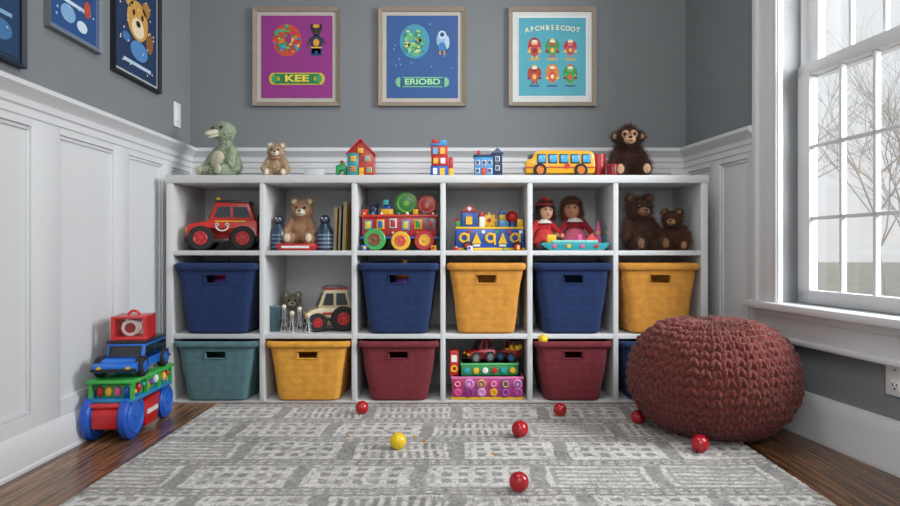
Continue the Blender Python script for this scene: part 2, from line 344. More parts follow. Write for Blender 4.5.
# ---------------------------------------------------------------- bins
def bin_(col,z,h,m,lab,seed):
    rnd=random.Random(seed)
    W1=(cwid(col)-.030)/2; D1=.168; W0=W1*.755; D0=D1*.95
    FS=.33
    fr=[-.95,-.65,-FS,FS,.65,.95]
    def ring(t,off):
        hw=W0+(W1-W0)*t+off; hd=D0+(D1-D0)*t+off; r=.034; p=[]
        for f in fr: p.append((f*(hw-r),-hd))
        for k in range(1,5): a=-pi/2+pi/2*k/5; p.append((hw-r+r*math.cos(a),-hd+r+r*math.sin(a)))
        for f in(-.9,0,.9): p.append((hw,f*(hd-r)))
        for k in range(1,5): a=pi/2*k/5; p.append((hw-r+r*math.cos(a),hd-r+r*math.sin(a)))
        for f in(.9,0,-.9): p.append((f*(hw-r),hd))
        for k in range(1,5): a=pi/2+pi/2*k/5; p.append((-hw+r+r*math.cos(a),hd-r+r*math.sin(a)))
        for f in(.9,0,-.9): p.append((-hw,f*(hd-r)))
        for k in range(1,5): a=pi+pi/2*k/5; p.append((-hw+r+r*math.cos(a),-hd+r+r*math.sin(a)))
        return p
    lv=[0,.03,.25,.5,.72,.825,.89]
    bm=bmesh.new(); rows=[]
    wob={t:(rnd.uniform(-.002,.003),rnd.uniform(-.003,.003)) for t in lv}
    def add(t,off):
        w=wob.get(t,(0,0)); zz=t*h
        rows.append([bm.verts.new((x+w[0]*(1 if x>0 else -1),y+w[1]*(1 if y>0 else 0),zz)) for x,y in ring(t,off)])
    add(0,-.010)
    for t in lv[1:]: add(t,0)
    add(.893,.007); add(.910,.0115); add(.940,.0135); add(.972,.0115); add(.992,.006); add(1.0,-.001); add(.99,-.006)
    ii=len(rows)
    for t in lv[::-1][:-1]: add(t,-.007)
    n=len(rows[0]); slot=2; lo=4
    for r in range(len(rows)-1):
        for j in range(n):
            outer=(r==lo and j==slot); inner=False
            k=r-ii
            if k>=0 and lv[::-1][k]==lv[lo+1] and j==slot: inner=True
            if outer or inner: continue
            A,B=rows[r],rows[r+1]; bm.faces.new((A[j],A[(j+1)%n],B[(j+1)%n],B[j]))
    kk=ii+lv[::-1].index(lv[lo+1])
    o=[rows[lo][2],rows[lo][3],rows[lo+1][3],rows[lo+1][2]]; q=[rows[kk+1][2],rows[kk+1][3],rows[kk][3],rows[kk][2]]
    for j in range(4): bm.faces.new((o[j],o[(j+1)%4],q[(j+1)%4],q[j]))
    bm.faces.new(rows[0][::-1]); bm.faces.new(rows[-1])
    rt=root('storage_bin',lab,'storage bin',(cc(col),2.895,z),group='storage bins in the white shelf')
    mk('bin_body',rt,(bm,m),smooth=40)
    t0,t1=lv[4],lv[5]; yb=lambda t:-(D0+(D1-D0)*t)
    sw=(W0+(W1-W0)*.77-.034)*FS
    pts=[(-sw-.003,yb(t0)-.001,t0*h-.003),(sw+.003,yb(t0)-.001,t0*h-.003),(sw+.003,yb(t1)-.001,t1*h+.003),(-sw-.003,yb(t1)-.001,t1*h+.003),(-sw-.003,yb(t0)-.001,t0*h-.003)]
    mk('handle_edging',rt,(tube(pts,.0028,6),m))
BB=W('#203460'); BO=W('#dc983e'); BT=W('#587c80'); BR=W('#7a2d36'); BY_=W('#e4a23e')
H2,H3=.306,.258
bin_(0,R2,H2,BB,'navy blue woven bin with hand slot',1)
bin_(2,R2,H2,BB,'navy blue woven bin with hand slot, ring toy peeking out',2)
bin_(3,R2,H2,BO,'golden orange woven bin with hand slot',3)
bin_(4,R2,H2,BB,'navy blue woven bin with hand slot',4)
bin_(5,R2,H2,BO,'golden orange woven bin with hand slot',5)
bin_(0,R3,H3,BT,'muted teal woven bin on bottom shelf',6)
bin_(1,R3,H3,BY_,'yellow orange woven bin on bottom shelf',7)
bin_(2,R3,H3,BR,'maroon woven bin on bottom shelf',8)
bin_(4,R3,H3,BR,'maroon woven bin holding a yellow ball',9)
bin_(5,R3,H3,BB,'navy blue woven bin behind the knitted pouf',10)

# ---------------------------------------------------------------- plush
def blob(name,parent,bms,m,vox,disp=.002,ds=.01,hair=.006,count=6000,**kw):
    o=mk(name,parent,[(b,m) for b in bms],smooth=180,**kw)
    r=o.modifiers.new('r','REMESH'); r.mode='VOXEL'; r.voxel_size=vox; r.use_smooth_shade=True
    s=o.modifiers.new('s','SMOOTH'); s.iterations=4; s.factor=.5
    if disp:
        t=bpy.data.textures.new('c','CLOUDS'); t.noise_scale=ds; t.noise_depth=2
        d=o.modifiers.new('d','DISPLACE'); d.texture=t; d.strength=disp*2; d.mid_level=.5
    if hair:
        o.modifiers.new('fur','PARTICLE_SYSTEM'); st=o.particle_systems[-1].settings
        st.type='HAIR'; st.count=count; st.use_modifier_stack=True; st.hair_length=hair
        st.brownian_factor=.0; st.factor_random=hair*.35; st.hair_step=2; st.render_step=2; st.display_step=2
        st.root_radius=1; st.tip_radius=.25; st.radius_scale=.0010; st.material=1
    return o
def teddy(label,loc,H,fur,muz,rz=0,sweater=None,ribbon=None,tilt=0,ears=1,name='teddy_bear',pads=None,wid=1.0,group=None,side=False,hair=.030):
    rt=root(name,label,'stuffed toy',loc,rz); 
    if group: rt['group']=group
    S=lambda t:tuple(v*H for v in t); s=H
    ez,exx=(.855,.155) if not side else (.71,.215)
    hx=tilt
    b=[sph(.215*s*wid,.18*s,.26*s,S((0,0,.27))),sph(.22*s*wid,.17*s,.14*s,S((0,-.01,.15))),sph(.14*s,.12*s,.12*s,S((hx*.5,-.01,.48)))]
    b.append(sph(.205*s,.18*s,.175*s,S((hx,-.04,.68)),seg=24)); b.append(sph(.12*s,.1*s,.1*s,S((hx,-.14,.63))))
    if side: b+=[sph(.06*s,.05*s,.05*s,S((.0,-.04,.85))),sph(.03*s,.03*s,.04*s,S((.02,-.05,.895)))]
    for k in(-1,1):
        b.append(sph(.08*s*ears,.045*s,.08*s*ears,S((hx+k*exx,-.02,ez))))
        b+=caps(S((k*.16*wid,-.02,.47)),S((k*.27*wid,-.15,.22)),.08*s,.068*s)
        b+=caps(S((k*.12,-.06,.1)),S((k*(.2+.03*k),-.33,.095)),.1*s,.085*s)
        b.append(sph(.08*s,.05*s,.105*s,S((k*(.21+.03*k),-.38,.115))))
    blob('body',rt,b,fur,max(.0028,.02*s),.012*s,.045*s,hair=hair*s,count=int(8500*min(1,(s/.2))))
    mk('muzzle',rt,(sph(.10*s,.09*s,.075*s,S((hx,-.22,.63))),muz))
    mk('nose',rt,(sph(.034*s,.022*s,.024*s,S((hx,-.308,.66))),BLACK))
    mk('mouth',rt,(tube([S((hx-.035,-.296,.61)),S((hx-.018,-.308,.598)),S((hx,-.313,.615)),S((hx+.018,-.308,.598)),S((hx+.035,-.296,.61))],.006*s,6),BLACK))
    for k in(-1,1):
        mk('eye',rt,(sph(.028*s,.02*s,.03*s,S((hx+k*.082,-.225,.725))),BLACK))
        mk('inner_ear',rt,(sph(.052*s*ears,.014*s,.052*s*ears,S((hx+k*exx,-.076,ez))),muz))
        mk('foot_pad',rt,(sph(.060*s,.018*s,.080*s,S((k*(.21+.03*k),-.444,.115))),pads or muz))
    if sweater: mk('sweater',rt,(lathe([(.13*s,.1*s),(.235*s,.14*s),(.245*s,.28*s),(.2*s,.42*s),(.16*s,.5*s),(.13*s,.51*s)],28),sweater))
    if ribbon:
        mk('ribbon',rt,[(tor(.135*s,.025*s,S((hx*.5,-.02,.52))),ribbon),(sph(.06*s,.025*s,.035*s,S((hx*.5-.055,-.18,.515)),(0,.3,0)),ribbon),(sph(.06*s,.025*s,.035*s,S((hx*.5+.055,-.18,.515)),(0,-.3,0)),ribbon),(sph(.022*s,.025*s,.022*s,S((hx*.5,-.195,.515))),ribbon)])
    return rt
def doll(label,loc,H,cloth,cloth2,hairc,rz=0,tilt=0,skinc='#c99c7c',hat=None,hs=1.0):
    rt=root('rag_doll',label,'doll',loc,rz); s=H; S=lambda t:tuple(v*H for v in t)
    skin=mat(skinc,.8,'cloth',120,.3,.08)
    b=[sph(.13*s,.1*s,.19*s,S((0,0,.3))),sph(.15*s,.12*s,.12*s,S((0,-.01,.14)))]
    for k in(-1,1):
        b+=caps(S((k*.11,0,.44)),S((k*.25,-.1,.26)),.055*s,.045*s); b+=caps(S((k*.08,-.05,.09)),S((k*.15,-.32,.07)),.07*s,.055*s)
    blob('body',rt,b,cloth,.0035,.003*s,.03*s,hair=0)
    mk('skirt',rt,(lathe([(.1*s,.33*s),(.14*s,.30*s),(.20*s,.2*s),(.235*s,.11*s),(.22*s,.1*s),(.1*s,.2*s)],24),cloth2))
    mk('collar',rt,(lathe([(.05*s,.50*s),(.11*s,.47*s),(.14*s,.43*s),(.05*s,.46*s)],20),F('#ddd6cc')))
    q=s*hs
    mk('head',rt,[(sph(.115*q,.115*q,.135*q,S((tilt,-.02,.62)),seg=24),skin),(sph(.016*q,.018*q,.018*q,(tilt*s,-.02*s-.118*q,.60*s)),skin)])
    for k in(-1,1):
        mk('eye',rt,(sph(.015*s,.012*s,.018*s,S((tilt+k*.04,-.128*hs,.645))),BLACK)); mk('hand',rt,(sph(.042*s,.035*s,.045*s,S((k*.265,-.115,.235))),skin)); mk('shoe',rt,(sph(.06*s,.055*s,.075*s,S((k*.155,-.36,.08))),BLACK))
    mk('mouth',rt,(tube([S((tilt-.025,-.128*hs,.565)),S((tilt,-.133*hs,.555)),S((tilt+.025,-.128*hs,.565))],.006*s,6),RED))
    blob('hair',rt,[sph(.135*q,.125*q,.125*q,S((tilt,.015,.675))),sph(.115*q,.06*q,.045*q,S((tilt,-.075,.735)))]+[sph(.05*q,.05*q,.10*q,S((tilt+k*.12,.0,.56))) for k in(-1,1)],hairc,.0032,.010*s,.03*s,hair=.025*s,count=3000)
    if hat: mk('hat',rt,(lathe([(.15*s,.715*s),(.155*s,.735*s),(.10*s,.75*s),(.09*s,.82*s),(.05*s,.85*s)],24,loc=S((tilt,0,0))),hat))
    return rt
TOP=ST
g=root('plush_duck','sage green nubbly plush duck sitting on the shelf top','stuffed toy',(X(225,2.86),2.88,TOP),-.45)
GF=mat('#9ba78f',.95,'plush',90,1,.5); GF2=F('#c4bfa8')
b=[sph(.070,.062,.060,(0,0,.060)),sph(.050,.046,.052,(.003,0,.105)),sph(.048,.047,.044,(-.002,-.012,.208)),sph(.026,.026,.05,(.0,-.004,.155))]
for k in(-1,1):
    b+=caps((k*.044,-.01,.122),(k*.072,-.045,.058),.020,.018); b+=caps((k*.035,-.03,.028),(k*.055,-.08,.026),.028,.026)
blob('body',g,b,GF,.004,.009,.010,hair=.0045,count=9000)
mk('beak',g,[(sph(.021,.044,.013,(-.006,-.078,.196),(.30,0,0)),GF2),(sph(.017,.034,.008,(-.006,-.070,.183),(.35,0,0)),GF2)])
mk('belly_patch',g,(sph(.040,.02,.045,(0,-.052,.075)),GF2))
for k in(-1,1): mk('eye',g,(sph(.0075,loc=(k*.026-.002,-.054,.222)),BLACK)); mk('foot_pad',g,(sph(.018,.008,.022,(k*.056,-.106,.028)),GF2))
teddy('small light beige teddy bear sitting on the shelf top',(X(276,2.85),2.86,TOP),.170,F('#c2a88a'),F('#e6dac6'),.1,ribbon=F('#b98a70'),wid=1.1)
def monkey():
    s=.265; rt=teddy('dark brown plush monkey with tan face sitting on the shelf top',(X(629,2.86),2.88,TOP),s,F('#4a3025'),F('#d3a885'),-.12,name='plush_monkey',ears=.9,wid=1.05,side=True,hair=.042)
    S=lambda t:tuple(v*s for v in t)
    for k in(-1,1): mk('eye_patch',rt,(sph(.07*s,.035*s,.075*s,S((k*.062,-.196,.72))),F('#c59876')))
monkey()
rb=root('toy_drum','small red toy drum in front of the plush monkey','toy',(X(613,2.79),2.795,TOP))
mk('shell',rb,(cyl(.026,.05,(0,0,.025),bev=.002),DRED)); mk('rim',rb,(tor(.026,.003,(0,0,.048)),RED))
teddy('large dark brown shaggy teddy bear seated in the top cubby',(X(641,2.86),2.88,R1),.272,F('#51362a'),F('#7d5a42'),.15,wid=1.15,ears=1.05,tilt=-.03,hair=.042)
teddy('smaller brown teddy bear leaning beside the large one',(X(677,2.82),2.85,R1),.20,F('#5c3c28'),F('#a07850'),-.45,ribbon=F('#2c2420'),wid=1.1,tilt=-.05,hair=.04)
teddy('light tan teddy bear sitting on a red toy base',(X(301,2.86),2.87,R1+.03),.22,F('#c49c7c'),F('#e6d3ba'),0,tilt=.03)
doll('rag doll in red clothes with white collar and red hat',(X(545,2.85),2.90,R1),.285,F('#b02a2c'),F('#c23a3a'),F('#3a241c'),.25,.03,hat=F('#a3282c'))
doll('rag doll in dark red and pink dress with brown hair',(X(577,2.86),2.91,R1),.30,F('#8f2430'),F('#c9607a'),F('#5a3422'),-.15,-.05,skinc='#a8765a',hs=1.08)
teddy('small grey-brown plush bear behind the silver wire figures',(X(287,2.9),3.0,R2),.175,F('#a79d8c'),F('#cdc5b4'),.2,wid=.85)

# ---------------------------------------------------------------- toys
def wheel(parent,r,w,loc,tire,hub,axis='y',studs=True,rim=None,hr=.58):
    prof=[(r*(hr-.03),-w/2),(r*.9,-w/2),(r,-w*.32),(r,w*.32),(r*.9,w/2),(r*(hr-.03),w/2)]
    rot=(pi/2,0,0) if axis=='y' else (0,pi/2,0)
    wl=mk('wheel',parent,(lathe(prof,30),tire),loc=loc,rot=rot)
    hp=[(cyl(r*hr,w*1.04),hub),(tor(r*(hr-.08),r*.06,(0,0,w*.52)),rim or hub),(tor(r*(hr-.08),r*.06,(0,0,-w*.52)),rim or hub),(cyl(r*.14,w*1.35,bev=.001),rim or hub)]
    if studs:
        for k in range(5): a=2*pi*k/5; hp.append((cyl(r*.06,w*1.15,(r*hr*.58*math.cos(a),r*hr*.58*math.sin(a),0),seg=8),tire))
    mk('hub',wl,hp)
def car(name,label,loc,rz,L_,Wd,H,body,top,tire,hub,glass,r=None,roof=None,smile=False,cage=None,seatm=None,x0f=-.28,zf=.56,rr=None,rim=None,wx=.56,hr=.58,ww=.18):
    rt=root(name,label,'toy car',loc,rz); r=r or H*.22; z0=r*.7; zb=H*zf; rr=rr or r
    h=L_/2
    def arch(cx,q): return [(cx-q*1.12*math.cos(a),z0+max(0,q*1.12*math.sin(a))) for a in [pi*k/8 for k in range(9)]]
    poly=[(-h,z0)]+arch(-h*wx,r)+arch(h*wx,rr)+[(h,z0),(h,zb*.93),(h*.96,zb),(x0f*h*.9,zb),(x0f*h*1.1,zb*.97),(-h*.9,zb*.88),(-h*.98,zb*.80),(-h,zb*.7)]
    mk('car_body',rt,(prism(poly,Wd,bev=.002),body))
    mk('bumper',rt,[(box(.012,Wd*1.04,H*.09,(-h-.003,0,z0+.008),bev=.003),tire)]); mk('bumper',rt,[(box(.012,Wd*1.04,H*.09,(h+.003,0,z0+.008),bev=.003),tire)])
    for k in(-1,1): mk('headlight',rt,(cyl(H*.06,.008,(-h-.004,k*Wd*.33,zb*.66),'x',seg=16),YEL))
    x0,x1=h*x0f,h*.93
    if cage:
        for k in(-1,1):
            y=k*Wd*.44
            mk('roll_bar',rt,[(tube([(x0,y,zb),(x0+H*.13,y,H*.97),(x1-.01,y,H*.97),(x1,y,zb)],H*.024,8),cage),(tube([(0.3*h,y,zb),(.3*h,y,H*.97)],H*.022,8),cage)])
        if top: mk('roof',rt,(bx(x0+H*.1,x1,-Wd*.46,Wd*.46,H*.955,H,.004),top))
        mk('windscreen',rt,(prism([(x0-.002,zb),(x0+.004,zb),(x0+H*.13,H*.95),(x0+H*.12-.004,H*.95)],Wd*.84),glass))
        for xx in(.0,h*.55): mk('seat',rt,[(bx(xx-.02,xx+.02,-Wd*.36,Wd*.36,zb-.01,zb+H*.07,.004),seatm or YEL),(bx(xx+.012,xx+.026,-Wd*.36,Wd*.36,zb,zb+H*.24,.004),seatm or YEL)])
    else:
        mk('cabin',rt,(prism([(x0,zb),(x0+H*.16,H),(x1-H*.12,H),(x1,zb)],Wd*.9,bev=.003),top))
        if roof: mk('roof',rt,(bx(x0+H*.13,x1-H*.09,-Wd*.47,Wd*.47,H-.004,H+.008,.003),roof))
        mk('windscreen',rt,(prism([(x0+.002,zb+H*.05),(x0+H*.135,H*.91),(x0+H*.135-.006,H*.91),(x0-.004,zb+H*.05)],Wd*.74),glass))
        for k in(-1,1):
            a,b_=x0+H*.19,(x0+x1)/2-.006; zt=H*.90; zz=zb+H*.06
            mk('side_window',rt,(prism([(x0+H*.11,zz),(a,zt),(b_,zt),(b_,zz)],.003,(0,k*(Wd*.45+.0015),0)),glass)); mk('side_window',rt,(prism([(b_+.012,zz),(b_+.012,zt),(x1-H*.16,zt),(x1-H*.09,zz)],.003,(0,k*(Wd*.45+.0015),0)),glass))
    for sx_,q in((-1,r),(1,rr)):
        for sy in(-1,1): wheel(rt,q,Wd*ww,(sx_*h*wx,sy*Wd*.47,q),tire,hub,rim=rim,hr=hr)
    if smile:
        pc=[(tor(H*.13,H*.016,(0,-Wd/2-.001,zb*.86),'y',20,6,pi*.8,pi+.3),WHT)]
        for k in(-1,1): pc.append((cyl(H*.035,.004,(k*H*.1,-Wd/2-.002,zb*.86),'y',seg=16),WHT)); pc.append((cyl(H*.018,.006,(k*H*.1,-Wd/2-.003,zb*.86),'y',seg=12),BLACK))
        mk('face_decal',rt,pc)
    return rt
JR=P('#c02418')
j=car('toy_jeep','bulky red plastic toy jeep with black roof and big tyres',(X(223,2.86),2.885,R1),.20,.295,.165,.215,JR,JR,RUB,RED,P('#1f2a33',.1),r=.054,smile=True,roof=BLACK,x0f=-.40,zf=.62,wx=.60,hr=.56,ww=.24)
mk('side_rail',j,(bx(-.03,.03,-.092,-.082,.036,.052,.002),BLACK)); mk('yellow_trim',j,(bx(-.03,.10,-.085,-.081,.126,.132,.001),YEL)); mk('grille',j,(bx(-.153,-.147,-.045,.045,.07,.10,.002),BLACK)); mk('roof_light',j,(bx(-.03,-.012,-.05,.05,.222,.236,.003),YEL)); mk('spare_wheel',j,(lathe([(.02,-.012),(.038,-.012),(.042,0),(.038,.012),(.02,.012)],24,(.155,0,.125),(0,pi/2,0)),RUB))
tr_=car('toy_truck','cream wooden toy truck with red roof and dark windows',(X(329,2.86),2.87,R2),.28,.20,.12,.188,CREAM,P('#cdbd94'),RUB,RED,P('#2a2d30',.2),r=.042,rr=.056,x0f=-.55,zf=.56,roof=P('#9c2f2a'),hr=.5,ww=.22)
mk('side_stripe',tr_,(bx(-.035,.02,-.063,-.059,.074,.086),P('#a5322c'))); mk('roof_rack',tr_,(bx(-.015,.06,-.04,.04,.195,.203,.002),P('#4a6a7a')))

t=root('toy_train','colourful wooden toy train with round discs and painted windows','toy train',(X(400,2.84),2.86,R1),0)
mk('carriage',t,[(bx(-.165,.165,-.06,.06,.058,.15,.006),P('#a5202a')),(bx(-.172,.172,-.066,.066,.05,.062,.003),BLU),(bx(-.17,.17,-.066,.066,.146,.158,.004),P('#c2362a'))])
for i,(c,d) in enumerate([(TEAL,YEL),(YEL,BLU),(P('#b8c4c8'),RED),(SKYB,YEL),(YEL,GRN),(TEAL,RED)]):
    x=-.137+.055*i; e=.004*((i*7)%3)-.004; mk('window_panel',t,[(bx(x-.017,x+.017,-.064,-.058,.094+e,.136+e,.002),c),(bx(x-.010,x+.010,-.067,-.062,.10+e,.13+e,.001),d),(cyl(.005,.008,(x,-.066,.078),'y',seg=12),c)])
for i in range(9): mk('roof_knob',t,(sph(.006+.002*(i%2),loc=(-.155+.038*i,-.055,.162),seg=10),[YEL,TEAL,WHT][i%3]))
for x,r,m,h in((-.105,.048,P('#3c9a4a'),P('#7b4a2c')),(.008,.042,P('#e0a92a'),P('#c9543a')),(.112,.044,P('#b3262a'),P('#e0a92a'))):
    wheel(t,r,.024,(x,-.078,r),m,h,studs=False); wheel(t,r,.024,(x,.078,r),m,h,studs=False)
mk('funnel',t,[(cyl(.02,.05,(-.12,0,.178),bev=.002),NAVY),(cyl(.028,.01,(-.12,0,.205),bev=.002),NAVY)])
for x,z,r,m,h in((.028,.209,.052,P('#2f8a3c'),P('#7fb04a')),(.12,.20,.045,P('#b3262a'),P('#e07a5a'))):
    mk('signal_disc',t,[(cyl(r,.022,(x,-.02,z),'y',bev=.003),m),(tor(r*.72,.004,(x,-.032,z),'y'),h),(cyl(r*.28,.03,(x,-.02,z),'y',bev=.002),h)])
mk('cargo_block',t,[(bx(-.085,-.03,-.03,.03,.158,.185,.003),YEL),(bx(-.075,-.04,-.025,.025,.185,.2,.003),BLU)])
for x,z,m in((-.152,.158,RED),(-.06,.2,TEAL),(.072,.158,YEL)): mk('cargo_block',t,(bx(x-.012,x+.012,-.055,-.03,z,z+.024,.003),m))
# block castle
c=root('building_block_castle','blue, yellow and red building block castle','toy blocks',(X(489,2.84),2.86,R1),.05)
mk('base',c,[(bx(-.15,.15,-.06,.06,0,.1,.004),P('#1d4ba0')),(bx(-.155,.155,-.064,.064,0,.012,.002),YEL),(bx(-.152,.152,-.062,.062,.094,.104,.002),YEL)])
pc=[]
for i,x in enumerate((-.115,-.06,.0,.055,.11)):
    if i%2==0: pc.append((tor(.018,.006,(x,-.062,.055),'y',20,6),YEL)); pc.append((box(.008,.006,.05,(x+.02,-.062,.05)),YEL))
    else: pc.append((prism([(x-.02,.03),(x+.02,.03),(x,.08)],.008,(0,-.062,0)),YEL)); pc.append((box(.03,.006,.008,(x,-.062,.022)),WHT))
for x,m in((-.09,RED),(-.03,WHT),(.03,GRN),(.085,RED),(.135,WHT)): pc.append((box(.014,.006,.014,(x,-.062,.082)),m))
mk('front_pattern',c,pc)
mk('tower',c,[(bx(-.125,-.055,-.035,.035,.104,.17,.003),P('#274a93')),(prism([(-.13,.17),(-.05,.17),(-.09,.205)],.075,bev=.002),P('#a2272b')),(bx(-.105,-.077,-.038,-.033,.115,.15),YEL),(cyl(.008,.006,(-.09,-.04,.184),'y'),WHT)])
mk('yellow_gear',c,[(cyl(.028,.03,(.0,0,.134),'y',bev=.002),YEL)]+[(box(.01,.03,.01,(.031*math.cos(a),0,.134+.031*math.sin(a)),(0,-a,0)),YEL) for a in [k*pi/4 for k in range(8)]]+[(cyl(.01,.034,(0,0,.134),'y'),RED)])
mk('red_knob',c,[(sph(.028,loc=(.105,0,.15)),RED),(cyl(.016,.03,(.105,0,.118)),BLU)])
mk('block',c,(bx(-.045,-.02,-.03,.03,.104,.15,.002),WHT)); mk('block',c,(bx(.045,.08,-.03,.03,.104,.135,.002),SKYB)); mk('block',c,(bx(.045,.072,-.025,.025,.135,.16,.002),YEL)); mk('flag',c,[(cyl(.0025,.05,(-.14,0,.12)),RED),(bx(-.155,-.138,-.002,.002,.125,.145),RED)])
mk('block',c,(bx(.125,.15,-.03,.03,.104,.14,.002),YEL)); mk('block',c,(bx(-.15,-.128,-.03,.03,.104,.13,.002),GRN)); mk('roof_block',c,(prism([(-.05,.15),(-.015,.15),(-.0325,.175)],.05,bev=.001),RED)); mk('roof_block',c,(prism([(.04,.16),(.078,.16),(.059,.185)],.05,bev=.001),BLU))
wheel(c,.02,.014,(-.1,-.07,.02),RUB,RED); wheel(c,.02,.014,(.12,-.07,.02),RUB,RED)
def loose(u,D,z,s,m,m2,rz,shape):
    k=root('toy_block','small painted toy block lying loose in the cubby','toy block',(X(u,D),D,z),rz,group='loose toy blocks in the cubbies')
    if shape=='c': mk('block',k,(bx(-s/2,s/2,-s/2,s/2,0,s,.002),m)); mk('spot',k,(cyl(s*.28,.003,(0,-s/2-.001,s/2),'y',seg=18),m2))
    elif shape=='r': mk('block',k,(cyl(s/2,s*.7,(0,0,s*.35),bev=.002),m)); mk('spot',k,(cyl(s*.25,.003,(0,0,s*.7+.001),seg=18),m2))
    else: mk('block',k,(prism([(-s*.6,0),(s*.6,0),(0,s*.9)],s*.7,bev=.002),m)); mk('spot',k,(cyl(s*.18,.003,(0,-s*.35-.001,s*.3),'y',seg=18),m2))
for a_ in((364,2.762,R1,.024,BLU,YEL,.3,'c'),(434,2.765,R1,.022,YEL,RED,-.2,'c'),(456,2.765,R1,.022,RED,WHT,.2,'r'),(470,2.76,R1,.02,WHT,BLU,-.3,'c'),(505,2.765,R1,.022,GRN,YEL,.1,'t'),(517,2.762,R1,.022,RED,YEL,.4,'c'),
  (599,2.765,R1,.02,YEL,RED,.2,'r')): loose(*a_)
# cubby two
rbse=root('toy_sled','red plastic toy sled under the tan bear','toy',(X(300,2.83),2.84,R1))
mk('platform',rbse,(prism([(-.08,.006),(-.07,0),(.07,0),(.085,.01),(.085,.03),(-.085,.03)],.19,bev=.003),RED))
mk('stripe',rbse,(bx(-.06,.06,-.098,-.094,.01,.02),WHT))
def skittle(label,u,D,h,r,ma,mb):
    k=root('striped_skittle',label,'toy skittle',(X(u,D),D,R1))
    mk('body',k,(lathe([(r*.8,0),(r,.006),(r,h*.5),(r*.62,h*.68),(r*.5,h*.74)],26),ma))
    mk('head',k,(sph(r*.62,loc=(0,0,h*.85)),ma)); mk('nose',k,(cyl(r*.16,.012,(0,-r*.62,h*.84),'y',r2=.001),ORG))
    for i in range(4): mk('stripe',k,(cyl(r*1.02,h*.045,(0,0,h*(.1+.11*i)),seg=26,bev=.001),mb))
    for s in(-1,1): mk('eye',k,(sph(r*.1,loc=(s*r*.24,-r*.55,h*.9),seg=10),WHT))
skittle('dark blue skittle toy with pale stripes beside the bear',279,2.84,.158,.034,P('#1a3048'),P('#5f8398'))
skittle('blue and white striped skittle toy beside the bear',325,2.82,.158,.038,P('#22364f'),P('#6f8a9f'))
for i,(u,w,h,m,a) in enumerate(((337,.014,.19,P('#b9902a'),.06),(341.5,.012,.2,P('#1d2226'),.06),(346,.014,.215,P('#c9a136'),.06))):
    k=root('picture_book','thin '+('black' if i==1 else 'yellow')+' picture book standing upright against the divider','book',(X(u,2.87),2.88,R1),group='upright books in the top cubby')
    mk('cover',k,(bx(-w/2,w/2,-.07,.07,0,h,.002),m),rot=(0,.03,0)); mk('pages',k,(bx(-w*.32,w*.32,-.071,.06,.004,h-.003),P('#8d8878')),rot=(0,.03,0))
# cubby five
k=root('toy_boat','teal toy boat with pink and yellow shapes before two dolls','toy boat',(X(574,2.79),2.79,R1))
mk('hull',k,(prism([(-.11,0),(.12,0),(.155,.03),(.145,.034),(-.14,.034),(-.15,.026)],.07,bev=.004),P('#2a979e')))
mk('deck',k,[(bx(-.1,.1,-.025,.025,.034,.045,.003),P('#8fd0c8')),(bx(-.12,-.08,-.02,.02,.034,.07,.004),YEL),(cyl(.014,.03,(.02,0,.055),bev=.002),PNK),(prism([(.05,.045),(.1,.045),(.075,.075)],.03,bev=.002),P('#d9483e'))])
for x,c_ in((-.09,PNK),(-.03,YEL),(.03,PNK),(.09,RED)): mk('porthole',k,(cyl(.009,.006,(x,-.036,.018),'y',seg=16,bev=.001),c_))
for u,c_,a in((598,'#d25a92',-.3),(608,'#3c8f8f',0)):
    k=root('gnome_figure','small wooden peg figure with pointed hat','toy figure',(X(u,2.86),2.86,R1),group='peg figures in the top cubby')
    hh=.13
    mk('body',k,(lathe([(.016,0),(.019,.01),(.014,hh*.5),(.009,hh*.55)],20),P(c_))); mk('head',k,(sph(.013,loc=(0,0,hh*.62)),P('#d9b08c'))); mk('hat',k,(cyl(.015,hh*.38,(0,0,hh*.86),r2=.001,seg=20),P(c_)))
k=root('stacking_cup','slate toy cup beside the silver wire figures','toy cup',(X(274,2.84),2.84,R2)); mk('cup',k,(lathe([(.022,0),(.024,.003),(.029,.11),(.026,.11),(.021,.008)],26),P('#46606a'))); mk('lip',k,(tor(.028,.003,(0,0,.11)),P('#5b7780')))
mk('handle',k,(tor(.02,.004,(.038,0,.06),'y',20,8,pi,-pi/2),P('#46606a')))
SIL=mat('#b9bcbe',.35,'metal',30,.05,.05,metal=.5)
for u,dd,hh in((284,2.80,.13),(292,2.775,.10),(299.5,2.79,.12),(308,2.775,.09)):
    k=root('wire_figure','thin silvery wire toy figure with pale round head','toy figure',(X(u,dd),dd,R2),group='silver wire figures in the middle cubby')
    pc=[(tube([(.017*math.cos(a),.017*math.sin(a),.003),(.005*math.cos(a),.005*math.sin(a),hh*.5),(.009*math.cos(a),.009*math.sin(a),hh*.78)],.0014,6),SIL) for a in [2*pi*i/5+.3 for i in range(5)]]
    pc+=[(tor(.017,.0018,(0,0,.003)),SIL),(tor(.006,.0016,(0,0,hh*.5)),SIL),(tor(.009,.0016,(0,0,hh*.77)),SIL)]
    mk('wire_body',k,pc); mk('head',k,(sph(.010,loc=(0,0,hh*.86)),P('#d9cbb2'))); mk('arm',k,(tube([(-.018,0,hh*.42),(0,-.010,hh*.6),(.018,0,hh*.42)],.0015,6),SIL))
k=root('ring_stack','tall stacking ring toy inside the navy bin','stacking toy',(X(405,2.84),2.85,R2+.006))
mk('pole',k,(cyl(.012,.312,(0,0,.156)),YEL))
for i,m in enumerate((RED,ORG,YEL,GRN,TEAL,BLU,PUR,ORG,TEAL)): mk('ring',k,(tor(.042-.001*i,.0155,(0,0,.0165+.0325*i)),m))
k=root('ring_stack','stacking ring toy poking above the navy bin rim','stacking toy',(X(226,2.86),2.87,R2+.006))
